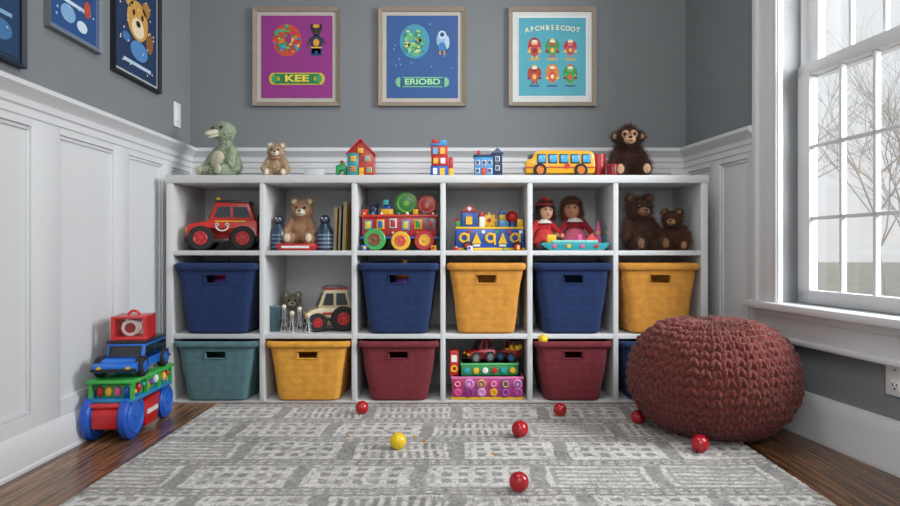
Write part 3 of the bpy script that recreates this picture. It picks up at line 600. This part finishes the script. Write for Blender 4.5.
for i,m in enumerate((RED,ORG,YEL,GRN,TEAL,BLU,PUR,RED,DRED)): mk('ring',k,(tor(.05-.001*i,.0162,(0,0,.017+.0325*i)),m))
mk('pole',k,(cyl(.016,.308,(0,0,.154)),BLACK))
# bottom cubby four
k=root('pink_toy_crate','pink crate with round coloured discs on its front','toy crate',(X(487,2.80),2.84,R3))
mk('crate',k,[(bx(-.155,.155,-.08,.08,0,.1,.006),P('#b64586')),(bx(-.158,.158,-.083,.083,.088,.1,.003),P('#d772a8')),(bx(-.158,.158,-.083,.083,.0,.012,.003),YEL)])
cols=[PNK,PUR,P('#e59ac0'),YEL,PUR,PNK,RED,P('#c9a2dd'),YEL,PNK,PUR,P('#e59ac0')]
for i in range(12):
    x=-.13+.052*(i%6); z=.034 if i<6 else .07; q=.019+.002*((i*5)%3-1)
    mk('disc',k,[(cyl(q,.012,(x,-.084,z),'y',bev=.002),cols[i]),(tor(q*.6,.003,(x,-.091,z),'y',18,6),cols[(i+5)%12])])
k=root('green_toy_tray','green toy tray with white and yellow pegs','toy tray',(X(489,2.80),2.84,R3+.1),.04)
mk('tray',k,[(bx(-.125,.125,-.06,.06,0,.055,.005),P('#2f8f55')),(bx(-.128,.128,-.063,.063,.045,.055,.003),P('#58b46a'))])
for i in range(6): mk('peg',k,(cyl(.013,.012,(-.1+.04*i,-.062,.024),'y',bev=.002),[TEAL,YEL,WHT,RED,TEAL,YEL][i]))
car('toy_car','small red toy car stacked on the green tray',(X(480,2.80),2.83,R3+.155),.35,.12,.075,.098,P('#a01f24'),P('#8a1a20'),RUB,P('#777777'),P('#20262c',.1),r=.024)
car('toy_car','small dark red toy car with roll cage on the green tray',(X(510,2.81),2.84,R3+.155),-.55,.095,.07,.094,P('#8c1c24'),BLACK,RUB,P('#3060a0'),P('#20262c',.1),r=.022,cage=P('#8c1c24'))
k=root('red_toy_block','red and yellow block standing on the pink crate','toy block',(X(455,2.79),2.81,R3+.1),.08)
mk('block',k,[(bx(-.024,.014,-.025,.025,0,.11,.004),RED)]); mk('label_patch',k,(bx(-.018,.006,-.028,-.025,.06,.09),WHT)); mk('ring',k,(tor(.012,.004,(-.006,-.027,.03),'y',18,6),YEL))

# shelf-top toys
def house(label,u,w,h,d,wall,roofm,wins,name='toy_house',D=2.85,roofh=.35,rz=0,door=YEL,trimm=WHT,half=None):
    k=root(name,label,'toy house',(X(u,D),D,TOP),rz); zb=h*(1-roofh)
    mk('walls',k,(prism([(-w/2,0),(w/2,0),(w/2,zb),(0,h-.006),(-w/2,zb)],d,bev=.002),wall))
    if half: mk('side_wing',k,(bx(-w/2-.003,-w*.08,-d/2-.004,d/2,0,zb,.002),half))
    rp=[(-w/2-.008,zb-.008),(0,h),(w/2+.008,zb-.008),(w/2+.008,zb-.001),(0,h+.009),(-w/2-.008,zb-.001)]
    mk('roof',k,(prism(rp,d+.014,bev=.001),roofm))
    mk('door',k,[(bx(-.006,.014,-d/2-.006,-d/2+.002,.002,.04,.001),door),(sph(.0025,loc=(.010,-d/2-.007,.02),seg=8),BLACK)])
    for x,z,m in wins:
        mk('window',k,[(bx(x-.012,x+.012,-d/2-.006,-d/2+.002,z-.012,z+.012,.001),trimm),(bx(x-.009,x+.009,-d/2-.008,-d/2+.001,z-.009,z+.009),m),(box(.002,.003,.022,(x,-d/2-.008,z)),trimm),(box(.022,.003,.002,(x,-d/2-.008,z)),trimm)])
    return k
house('red and teal toy house with red roof on the shelf top',362,.112,.162,.085,P('#a9332c'),P('#c5282a'),[(-.032,.08,YEL),(.03,.08,SKYB),(0,.115,YEL),(-.034,.035,RED),(.038,.03,TEAL)],half=P('#2b8790'),trimm=P('#d9b040'))
h2=root('green_toy_block','small green arch block beside the toy house','toy block',(X(342,2.84),2.84,TOP))
mk('arch',h2,(prism([(-.024,0),(-.012,0),(-.012,.02),(-.006,.03),(.006,.03),(.012,.02),(.012,0),(.024,0),(.024,.045),(.01,.066),(-.01,.055),(-.024,.05)],.05,bev=.002),P('#25914c')))
mk('knob',h2,(sph(.009,loc=(0,0,.068)),P('#d3413a')))
k=root('block_tower','red, blue and yellow stacked toy block tower','toy blocks',(X(440,2.85),2.85,TOP))
mk('block',k,(bx(-.042,.038,-.035,.035,0,.05,.003),BLU)); mk('block',k,(bx(-.038,.036,-.033,.033,.05,.095,.003),RED)); mk('block',k,(bx(-.04,.034,-.033,.033,.095,.138,.003),P('#c93a2a')))
mk('block',k,(bx(-.044,.03,-.036,.036,.138,.15,.003),P('#3a7fc0'))); mk('block',k,(bx(-.036,-.006,-.03,.03,.15,.168,.003),RED)); mk('block',k,(bx(.0,.03,-.03,.03,.15,.165,.003),SKYB))
mk('block',k,(bx(.038,.062,-.028,.028,0,.04,.003),YEL)); mk('block',k,(bx(.038,.058,-.024,.024,.04,.09,.003),RED))
mk('window',k,[(bx(-.028,-.008,-.037,-.032,.06,.084),YEL),(bx(.004,.024,-.037,-.032,.06,.084),WHT),(bx(-.03,-.01,-.037,-.032,.102,.13),SKYB),(bx(.002,.022,-.037,-.032,.102,.13),YEL),(bx(-.03,-.012,-.038,-.034,.012,.04),WHT),(bx(.0,.022,-.038,-.034,.006,.04),YEL)])
k=root('toy_building','blue and navy toy building with white windows on shelf top','toy house',(X(488,2.85),2.85,TOP))
mk('walls',k,[(bx(-.062,.022,-.035,.035,0,.092,.003),P('#3f8fc9')),(bx(.018,.062,-.035,.035,0,.106,.003),NAVY)])
mk('roof',k,[(bx(-.066,.022,-.039,.039,.09,.1,.002),NAVY),(prism([(.012,.104),(.068,.104),(.04,.13)],.076,bev=.001),P('#2a3f6c')),(bx(-.05,-.034,-.01,.01,.1,.122,.002),RED)])
mk('door',k,(bx(-.03,-.010,-.039,-.034,.0,.042,.001),P('#c43a2c')))
for x,z in((-.048,.064),(-.02,.064),(.006,.064),(-.048,.028),(.006,.028),(.04,.08),(.04,.04)): mk('window',k,[(bx(x-.010,x+.010,-.038,-.033,z-.011,z+.011,.001),WHT),(bx(x-.007,x+.007,-.040,-.034,z-.008,z+.008),P('#26426e'))])
# bus
k=root('toy_school_bus','yellow toy bus with blue windows on the shelf top','toy bus',(X(559,2.84),2.85,TOP))
mk('bus_body',k,[(prism([(-.15,.016),(.15,.016),(.154,.045),(.150,.098),(.138,.112),(.1,.116),(-.09,.116),(-.112,.108),(-.125,.080),(-.148,.074),(-.155,.05)],.10,bev=.005),P('#dfa61c')),(bx(-.154,.154,-.053,.053,.038,.044),P('#b5371f'))])
for i in range(5): x=-.083+.049*i; mk('window',k,[(bx(x-.020,x+.020,-.054,-.048,.058,.100,.004),P('#26303c')),(bx(x-.016,x+.016,-.056,-.049,.062,.096,.003),P('#4aa0cc',.15))])
mk('windscreen',k,(bx(-.135,-.12,-.04,.04,.075,.1,.002),P('#26303c')),rot=(0,0,0))
mk('headlight',k,(cyl(.008,.006,(-.155,-.03,.05),'x'),WHT)); mk('headlight',k,(cyl(.008,.006,(-.155,.03,.05),'x'),WHT))
mk('stop_panel',k,(cyl(.012,.003,(.03,-.053,.046),'y',seg=8),RED))
for x in(-.09,.09):
    for y in(-.047,.047): wheel(k,.029,.02,(x,y,.029),RUB,ORG)
k=root('red_toy_cup','red toy beaker with handle beside the bus','toy cup',(X(600,2.83),2.86,TOP))
mk('cup',k,(lathe([(.026,0),(.03,.004),(.033,.1),(.033,.105),(.028,.105),(.026,.01)],28),P('#a8222a'))); mk('handle',k,(tor(.026,.005,(-.03,0,.055),'y',20,8,pi,pi/2),P('#a8222a'))); mk('lid',k,(cyl(.032,.008,(0,0,.1),bev=.002),P('#6e1a20')))

# ---------------------------------------------------------------- stack of ride toys by the panelled wall
FX_,FYY=-1.192,2.34
BW=P('#1a52b4'); BW2=P('#2162c4')
k=root('pull_along_wagon','red slanted pull-along wagon with large blue wheels on wood floor','toy wagon',(FX_-.008,FYY,0),.06)
WR=P('#c01f24')
slope=[(-.185,.05),(-.05,.022),(.10,.022),(.225,.075),(.235,.135),(-.17,.118),(-.185,.10)]
mk('wagon_bed',k,(tf(prism(slope,.084,bev=.004),rot=(0,0,pi/2)),WR))
mk('side_panel',k,(tf(prism([(-.03,.018),(.075,.018),(.10,.118),(-.045,.112)],.036,bev=.004),(.058,0,0),(0,0,pi/2)),WR)); mk('side_stripe',k,(bx(.075,.079,-.02,.07,.06,.076),WHT))
mk('top_tray',k,[(bx(-.062,.062,-.178,.21,.118,.134,.006),P('#cf2f33'))])
mk('axle',k,(cyl(.008,.12,(0,-.12,.08),'x'),P('#888888'))); mk('axle',k,(cyl(.008,.12,(0,.165,.064),'x'),P('#888888')))
for sx_ in(-1,1):
    wheel(k,.080,.032,(sx_*.062,-.12,.080),BW,BW2,'x',studs=False,hr=.78); wheel(k,.064,.030,(sx_*.062,.168,.064),BW,BW2,'x',studs=False,hr=.78)
k=root('green_toy_crate','green toy crate crowded with colourful pegs stacked on the wagon','toy crate',(FX_+.010,FYY,.134),.03)
mk('crate',k,[(bx(-.075,.075,-.165,.165,0,.014,.004),P('#1f7fb5')),(bx(-.080,.080,-.17,.17,.066,.080,.004),P('#3fae4a'))]+[(bx(x-.006,x+.006,y-.006,y+.006,.01,.07),P('#3fae4a')) for x in(-.07,.07) for y in(-.155,-.05,.05,.155)]+[(bx(-.06,.06,-.14,.14,.012,.06,.003),P('#2f9a56'))])
for i in range(9): mk('peg',k,(sph(.012,.011,.010+.008*(i%2),loc=(.064,-.135+.034*i,.034+.006*(i%3))),[YEL,RED,TEAL,ORG,PUR,WHT,BLU,YEL,RED][i]))
for i in range(4): mk('peg',k,(sph(.012,.011,.018,loc=(-.045+.03*i,-.143,.036)),[RED,YEL,PNK,BLU][i]))
kk=car('toy_car','chunky bright blue toy car with dark windows on the green crate',(FX_+.012,FYY-.005,.214),pi/2+.10,.33,.145,.112,P('#1e6cd0'),P('#1e62bc'),RUB,BW2,P('#10151b',.12),r=.036,x0f=-.45,zf=.54,wx=.62,roof=P('#1a1d22'))
k=root('red_toy_phone_box','open red toy frame stacked on the blue car','toy box',(FX_+.008,FYY+.01,.334),.22)
mk('box_frame',k,[(bx(-.06,.06,-.07,.07,0,.012,.003),P('#c4282c')),(bx(-.06,.06,-.07,.07,.076,.085,.004),P('#c4282c'))]+[(bx(x-.006,x+.006,y-.006,y+.006,.0,.085),P('#c4282c')) for x in(-.053,.053) for y in(-.063,-.02,.02,.063)])
mk('inner_drum',k,[(cyl(.031,.10,(0,0,.043),'y',bev=.004),P('#d8d2ca')),(cyl(.018,.104,(0,0,.043),'y'),P('#8c1f24'))])
mk('handle',k,(tor(.020,.005,(0,0,.08),'y',20,8,pi,0),P('#c4282c')))

# ---------------------------------------------------------------- pouf
def pouf():
    N_,RW=48,26; nu=N_*12; nv=RW*10
    R=.290
    ts=np.linspace(-1,1,400); pts=[]
    for t in ts:
        a=t*pi/2; ca=max(0,math.cos(a)); sa=math.sin(a)
        r=R*ca**(.60 if t>0 else .72); z=(abs(sa)**1.0)*(1 if sa>0 else -1)
        z=.20+z*(.210 if z>0 else .20)
        pts.append((r,max(z,.004)))
    pts=np.array(pts); seg=np.sqrt((np.diff(pts,axis=0)**2).sum(1)); s=np.concatenate([[0],np.cumsum(seg)]); Lm=s[-1]
    sv=np.linspace(0,Lm,nv); pr=np.interp(sv,s,pts[:,0]); pz=np.interp(sv,s,pts[:,1])
    dr=np.gradient(pr,sv); dz=np.gradient(pz,sv); ln=np.sqrt(dr**2+dz**2)+1e-9; nr=dz/ln; nzv=-dr/ln
    U,V=np.meshgrid(np.arange(nu)/nu,np.arange(nv)/(nv-1))
    rs=np.random.RandomState(3)
    uu=U*N_+.10*np.sin(V*RW*1.7+7*U*2*pi); uu=np.where(uu<0,uu+N_,uu); a=uu-np.floor(uu); colj=np.floor(uu).astype(int)%N_
    jit=rs.uniform(-.22,.22,N_)[colj]
    vv=V*RW+jit+.3
    sgn=np.abs(a-.5)*2
    lob=np.abs(np.sin(pi*2*a))**.7
    rowp=vv+sgn*.55
    al=np.abs(np.sin(pi*rowp))**.55
    h=(lob*.5+.5)*(al*.85+.15)
    amp=.018*np.clip(pr/.12,.25,1)
    cell=rs.rand(RW+4,N_+1)[np.clip(np.floor(rowp).astype(int),0,RW+3),colj]
    hh=h*amp[:,None]*(.65+.55*cell)-.012+.0012*rs.randn(nv,nu)
    th=U*2*pi
    rad=np.maximum(pr[:,None]+nr[:,None]*hh,.001); zz=np.maximum(pz[:,None]+nzv[:,None]*hh,.002)
    co_=np.stack([rad*np.cos(th),rad*np.sin(th),zz],-1).reshape(-1,3).astype(np.float32)
    i=np.arange((nv-1)*nu); r=i//nu; c=i%nu; c2=(c+1)%nu
    f=np.stack([r*nu+c,r*nu+c2,(r+1)*nu+c2,(r+1)*nu+c],-1).astype(np.int32)
    me=bpy.data.meshes.new('pouf'); me.vertices.add(len(co_)); me.vertices.foreach_set('co',co_.ravel())
    me.loops.add(f.size); me.loops.foreach_set('vertex_index',f.ravel()); me.polygons.add(len(f)); me.polygons.foreach_set('loop_start',np.arange(0,f.size,4,dtype=np.int32)); me.update(calc_edges=True); me.validate(); me.shade_smooth()
    me.materials.append(mat('#6b2e27',.95,'wool',260,.9,.4))
    o=bpy.data.objects.new('knitted_pouf',me); COL.objects.link(o); o.location=(.922,2.29,0.0)
    o['label']='round chunky-knit rust red floor pouf beside the window wall'; o['category']='pouf'
pouf()

# ---------------------------------------------------------------- balls
def ball(x,y,r,m,lab,z=0,group='plastic balls scattered on the rug'):
    o=mk('play_ball',None,(sph(r,seg=32),m),loc=(x,y,z+r),smooth=60,label=lab,category='ball')
    if group: o['group']=group
RB=P('#a81420',.22); YB=P('#e2bd18',.25)
for u,yb,r in((362,413,.026),(520,436,.029),(519,490,.0265),(560,415,.026),(700,451,.028)):
    D=CH*637/(yb-250)*.972; ball(X(u,D),D,r,RB,'shiny red plastic ball on the rug',.014)
ball(.678,2.36,.026,RB,'shiny red plastic ball beside the pouf',.014)
D=CH*637/198*.972; ball(X(398,D),D,.027,YB,'shiny yellow plastic ball on the rug',.014)
ball(X(543,2.745),2.742,.021,YB,'small yellow ball resting on the maroon bin rim',R3+.245,group=None)
for x,y in((-.14,2.18),(-.10,2.13),(.12,2.0),(-.37,2.2)): ball(x,y,.005,P('#c98a3a'),'tiny orange bead on the rug',.014,'tiny beads on the rug')

# ---------------------------------------------------------------- pictures
def disc(x,z,rx,rz,y,m): 
    b=cyl(1,1,seg=28); tf(b,rot=(pi/2,0,0)); tf(b,(x,y,z),(0,0,0),(rx,.0012,rz)); return (b,m)
def rec(x,z,w,h,y,m,rot=0): return (box(w,.0012,h,(x,y,z),(0,rot,0)),m)
I=lambda c:mat(c,.55,'ink',30,.02,.08)
def picture(label,loc,rz,w,h,fb,fm,mb,mm,art,name='framed_picture',asc=1.0):
    k=root(name,label,'picture',loc,rz)
    mk('frame',k,(ring_frame(w,h,fb,.022),fm),smooth=0)
    mk('mat_board',k,(box(w-fb*1.6,.004,h-fb*1.6,(0,-.006,0)),mm))
    pw,ph=w-2*fb-2*mb,h-2*fb-2*mb
    a=art(pw,ph)
    for b,_ in a[1:]: tf(b,sc=(asc,1,asc))
    mk('print',k,a)
    return k
WOODF=mat('#8f8072',.55,'wood',35,.3,.2)
def fig(x,z,s,y,body,head,c2):
    return [disc(x,z-.012*s,.016*s,.022*s,y,body),disc(x,z+.018*s,.012*s,.012*s,y,head),disc(x-.005*s,z+.02*s,.0022*s,.003*s,y-.001,I('#111111')),disc(x+.005*s,z+.02*s,.0022*s,.003*s,y-.001,I('#111111')),
        disc(x,z-.012*s,.008*s,.010*s,y-.001,c2),rec(x-.008*s,z-.036*s,.007*s,.012*s,y,head),rec(x+.008*s,z-.036*s,.007*s,.012*s,y,head),rec(x-.019*s,z-.008*s,.005*s,.02*s,y,head,.4),rec(x+.019*s,z-.008*s,.005*s,.02*s,y,head,-.4),disc(x,z+.032*s,.009*s,.005*s,y-.001,c2)]
def art1(w,h):
    y=-.0095; a=[rec(0,0,w,h,y,I('#8f2f80'))]; rnd=random.Random(4)
    cols=['#e2c33a','#2e9a56','#c9402e','#3b7fc4','#d9812c','#5aa850','#b93a55','#40a0a0']
    a.append(disc(-.045,.075,.066,.074,y-.0005,I('#c84a35')))
    for i in range(60):
        t=rnd.uniform(0,2*pi); q=rnd.uniform(.2,1); a.append(disc(-.045+.060*q*math.cos(t),.075+.068*q*math.sin(t),rnd.uniform(.004,.012),rnd.uniform(.004,.011),y-.001-.00008*i,I(cols[i%8])))
    a.append(disc(-.035,.08,.012,.024,y-.0065,I('#8f2f80')))
    a+=fig(.088,.085,1.7,y-.001,I('#1e2c50'),I('#3c3030'),I('#d99a2c')); a.append(rec(.088,.022,.05,.035,y-.001,I('#223a70'))); a.append(rec(.088,.042,.05,.006,y-.002,I('#e2b83a')))
    for dx in(-.02,.02): a.append(disc(.088+dx,.135,.007,.016,y-.001,I('#1a1c2a')))
    a.append(rec(0,-.10,.20,.055,y-.001,I('#c9b23a'))); a+= [disc(s*.105,-.10,.022,.0275,y-.001,I('#c9b23a')) for s in(-1,1)]
    a.append(rec(0,-.10,.20,.044,y-.002,I('#1f7a48'))); a.append((text('KEE',.042,(0,y-.004,-.10),sx=1.6,bold=.03),I('#ecd04a')))
    for s in(-1,1): a.append(disc(s*.100,-.10,.013,.018,y-.003,I('#2c9a60'))); a.append(disc(s*.083,-.10,.006,.010,y-.003,I('#e0a030')))
    return a
def art2(w,h):
    y=-.0095; a=[rec(0,0,w,h,y,I('#2a5590'))]
    a.append(disc(-.035,.07,.068,.078,y-.001,I('#3f93a8'))); rnd=random.Random(9)
    for x,z,rx,rz,c_ in((-.06,.09,.022,.018,'#5fae6a'),(-.02,.10,.016,.02,'#3f8f58'),(-.045,.045,.026,.02,'#7bb86a'),(-.005,.06,.014,.026,'#4a9a60'),(-.07,.055,.014,.014,'#d7c46a'),(-.03,.015,.018,.012,'#62b07a'),(-.015,.075,.01,.008,'#e0a040')): a.append(disc(x,z,rx,rz,y-.002,I(c_)))
    for i in range(40): a.append(disc(-.035+rnd.uniform(-.045,.045),.07+rnd.uniform(-.05,.05),rnd.uniform(.003,.008),rnd.uniform(.003,.007),y-.003-.00004*i,I(['#8fd0a0','#2a6a8c','#d0d890','#3a8a6a'][i%4])))
    a+=[disc(.09,.075,.026,.036,y-.002,I('#8fb6d2')),disc(.09,.10,.018,.018,y-.003,I('#c9d8e0')),disc(.09,.045,.018,.02,y-.003,I('#3a7ab4')),disc(.09,.10,.010,.010,y-.004,I('#1f4d80')),rec(.08,.018,.006,.02,y-.002,I('#e0a040')),rec(.10,.018,.006,.02,y-.002,I('#e0a040')),disc(.113,.065,.01,.03,y-.003,I('#b7cfe0'))]
    a.append(rec(0,-.115,.20,.046,y-.001,I('#7ab890'))); a+= [disc(s*.10,-.115,.022,.023,y-.001,I('#7ab890')) for s in(-1,1)]; a.append(rec(0,-.115,.20,.036,y-.002,I('#1f5a80')))
    a.append((text('ERIOBD',.036,(0,y-.004,-.115),sx=1.3,bold=.025),I('#9fe0a0')))
    for i in range(14): a.append(disc(random.uniform(-.14,.14),random.uniform(-.06,.16),.0025,.0025,y-.0008,I('#9ec4e0')))
    return a
def art3(w,h):
    y=-.0095; a=[rec(0,0,w,h,y,I('#dfe2e0')),rec(0,0,w-.012,h-.014,y-.0008,I('#4aa2b4'))]
    s='APCHBSECOOT'
    for i,ch in enumerate(s):
        t=(i-5)/5; a.append((tf(text(ch,.033,(0,0,0),sx=.9,bold=.02),(t*.125,y-.003,.130+.012*(1-t*t)),(0,t*.12,0)),I('#ece6c4')))
    rows=[[('#c33a3a','#e0b27a','#7a2a30'),('#3a9a50','#d94a3a','#e9c34a'),('#b23a5a','#e07a6a','#d9c04a')],[('#c4493a','#a03030','#e3c04a'),('#d94a3a','#e07030','#f0e0a0'),('#3c9a48','#6bbb5a','#d94a3a')]]
    for r in range(2):
        for c_ in range(3):
            x=-.088+.088*c_; z=.045-.13*r
            a.append(disc(x,z+.006,.032+.003*((r+c_)%2),.044-.006*((r*2+c_)%3),y-.0015,I(['#b02a30','#2f8f50','#b02a30','#a83a30','#d0823a','#3a8f4a'][r*3+c_])))
            a+=fig(x,z,1.3-.12*((r+c_)%3),y-.0025,*[I(q) for q in rows[r][c_]])
            a.append(rec(x,z-.058,.05,.009,y-.0015,I('#225a90' if r else '#c9a83a')))
            a.append(disc(x,z+.03,.014,.007,y-.004,I('#e6e2c8')))
            for s_ in(-1,1): a.append(disc(x+s_*.026,z-.02,.009,.006,y-.003,I('#7a2028' if (r+c_)%2 else '#e0c050')))
    return a
zc=CH+(250-57.5)*3.14/637
for u,art,lab in((297.5,art1,'wood-framed magenta print with wreath, figure and green banner'),(422.5,art2,'wood-framed blue print with globe and bird'),(552,art3,'wood-framed pale blue print with six small characters')):
    picture(lab,(X(u,BY),BY-.001,zc),0,.43,.485,.02,WOODF,.020 if art!=art3 else .024,I('#b9b3a8' if art!=art3 else '#d3d5d2'),art,asc=1.08 if art!=art3 else 1.0)
def artL(bg,main,acc,kind):
    def f(w,h):
        y=-.0095; a=[rec(0,0,w,h,y,I(bg))]; rnd=random.Random(kind)
        if kind==1:
            a+=[disc(0,-.01,.085,.08,y-.001,I('#c9984a')),disc(-.07,.06,.032,.032,y-.001,I('#c9984a')),disc(.07,.06,.032,.032,y-.001,I('#a87a38')),disc(0,-.04,.05,.04,y-.002,I('#e8d8b4')),disc(0,-.022,.018,.013,y-.003,I('#2a1d18')),disc(-.035,.015,.009,.012,y-.003,I('#2a1d18')),disc(.035,.015,.009,.012,y-.003,I('#2a1d18')),disc(.01,-.13,.07,.04,y-.002,I('#4f86c0')),disc(-.05,.12,.05,.018,y-.001,I('#d6d8da')),disc(.05,.145,.045,.014,y-.001,I('#7fb0d8')),
             rec(0,-.19,.22,.014,y-.001,I('#b9cfe0')),disc(-.09,-.1,.03,.02,y-.001,I('#3f72a8')),disc(.1,-.07,.03,.045,y-.001,I('#8a5a2a'))]
        elif kind==2:
            a+=[disc(0,.03,.08,.06,y-.001,I('#6f9fcb')),disc(-.02,.04,.05,.045,y-.002,I('#c9dbe8')),disc(.05,-.06,.05,.035,y-.001,I('#20406e')),disc(-.06,-.07,.035,.03,y-.002,I('#d9b24a')),rec(0,-.13,.18,.012,y-.001,I('#c9dbe8')),disc(-.04,-.17,.04,.03,y-.001,I('#7fa9d0')),disc(.04,-.19,.03,.02,y-.001,I('#c9dbe8')),disc(.07,-.12,.02,.03,y-.0015,I('#b8483a'))]
        else:
            a+=[disc(.05,-.02,.06,.02,y-.001,I('#8fb0cf')),disc(-.03,-.08,.07,.03,y-.001,I('#2b5a88')),rec(.03,-.16,.2,.012,y-.001,I('#7fa6c8')),disc(.08,-.21,.05,.03,y-.001,I('#3f72a0')),disc(.1,.08,.03,.03,y-.001,I('#c9dbe8'))]
        for i in range(30): a.append(disc(rnd.uniform(-w*.45,w*.45),rnd.uniform(-h*.45,h*.45),.004,.004,y-.003,I(acc)))
        return a
    return f
picture('black-framed navy print of a cartoon bear on the grey wall',(LX+.001,2.598,1.60),pi/2,.38,.52,.014,I('#15171b'),.012,I('#b3b9be'),artL('#183458','','#e9e2c0',1))
picture('pale-framed blue picture with clouds on the grey wall',(LX+.001,2.17,1.62),pi/2,.30,.50,.014,mat('#6e7780',.5),.010,I('#4f75a5'),artL('#234c84','','#b4c8dc',2))
picture('navy framed print hanging on the grey wall',(LX+.001,1.73,1.50),pi/2,.36,.60,.014,I('#141f2e'),.010,I('#203a58'),artL('#173a5c','','#9cb8cc',3))
k=root('light_switch','white rocker light switch plate above the chair rail','light switch',(LX+.0005,2.985,1.29),pi/2)
mk('plate',k,(box(.07,.006,.115,(0,-.003,0),bev=.002),WHT)); mk('rocker',k,(box(.032,.006,.062,(0,-.007,0),bev=.002),WHT))
k=root('wall_outlet','white double electrical outlet below the window','outlet',(0,0,0)); s=1.262
k.location=(RX+.1386*s,BY-.9903*s,.283); k.rotation_euler=(0,0,RA+pi)
mk('plate',k,(box(.075,.006,.118,(0,-.003,0),bev=.002),WHT))
for z in(-.028,.028): mk('socket',k,[(box(.034,.005,.032,(0,-.0065,z),bev=.004),WHT),(box(.003,.003,.009,(-.007,-.0085,z+.003)),BLACK),(box(.003,.003,.007,(.007,-.0085,z+.003)),BLACK),(cyl(.003,.003,(0,-.0085,z-.009),'y',seg=10),BLACK)])

# ---------------------------------------------------------------- light
w=bpy.data.worlds.new('world'); SC.world=w; w.use_nodes=True; nt=w.node_tree; bg=nt.nodes['Background']
tc=nt.nodes.new('ShaderNodeTexCoord'); sp=nt.nodes.new('ShaderNodeSeparateXYZ'); cr=nt.nodes.new('ShaderNodeValToRGB')
nt.links.new(tc.outputs['Generated'],sp.inputs[0]); nt.links.new(sp.outputs['Z'],cr.inputs[0])
cr.color_ramp.elements[0].color=(.68,.69,.70,1); cr.color_ramp.elements[1].color=(.86,.90,.94,1); cr.color_ramp.elements[1].position=.6
nt.links.new(cr.outputs[0],bg.inputs['Color']); bg.inputs['Strength'].default_value=1.15
def area(loc,tgt,sx,sy,e,c):
    l=bpy.data.lights.new('added_light','AREA'); l.shape='RECTANGLE'; l.size=sx; l.size_y=sy; l.energy=e; l.color=c
    o=bpy.data.objects.new('added_light',l); COL.objects.link(o); o.location=loc; o.rotation_euler=(Vector(tgt)-Vector(loc)).to_track_quat('-Z','Y').to_euler(); return o
area((.3,-.45,1.9),(-.1,2.9,.7),1.2,.8,17,(1,.99,.97))  # added fill light behind the camera, not a fixture of the room
area((0,1.6,2.55),(0,1.6,0),.8,.8,12,(1,.98,.95))  # unseen overhead light added to brighten the room, no ceiling fixture
area((2.7,1.2,1.9),(-.6,2.3,.4),1.6,1.6,250,(.91,.955,1))  # added out of view outside the window to strengthen its daylight
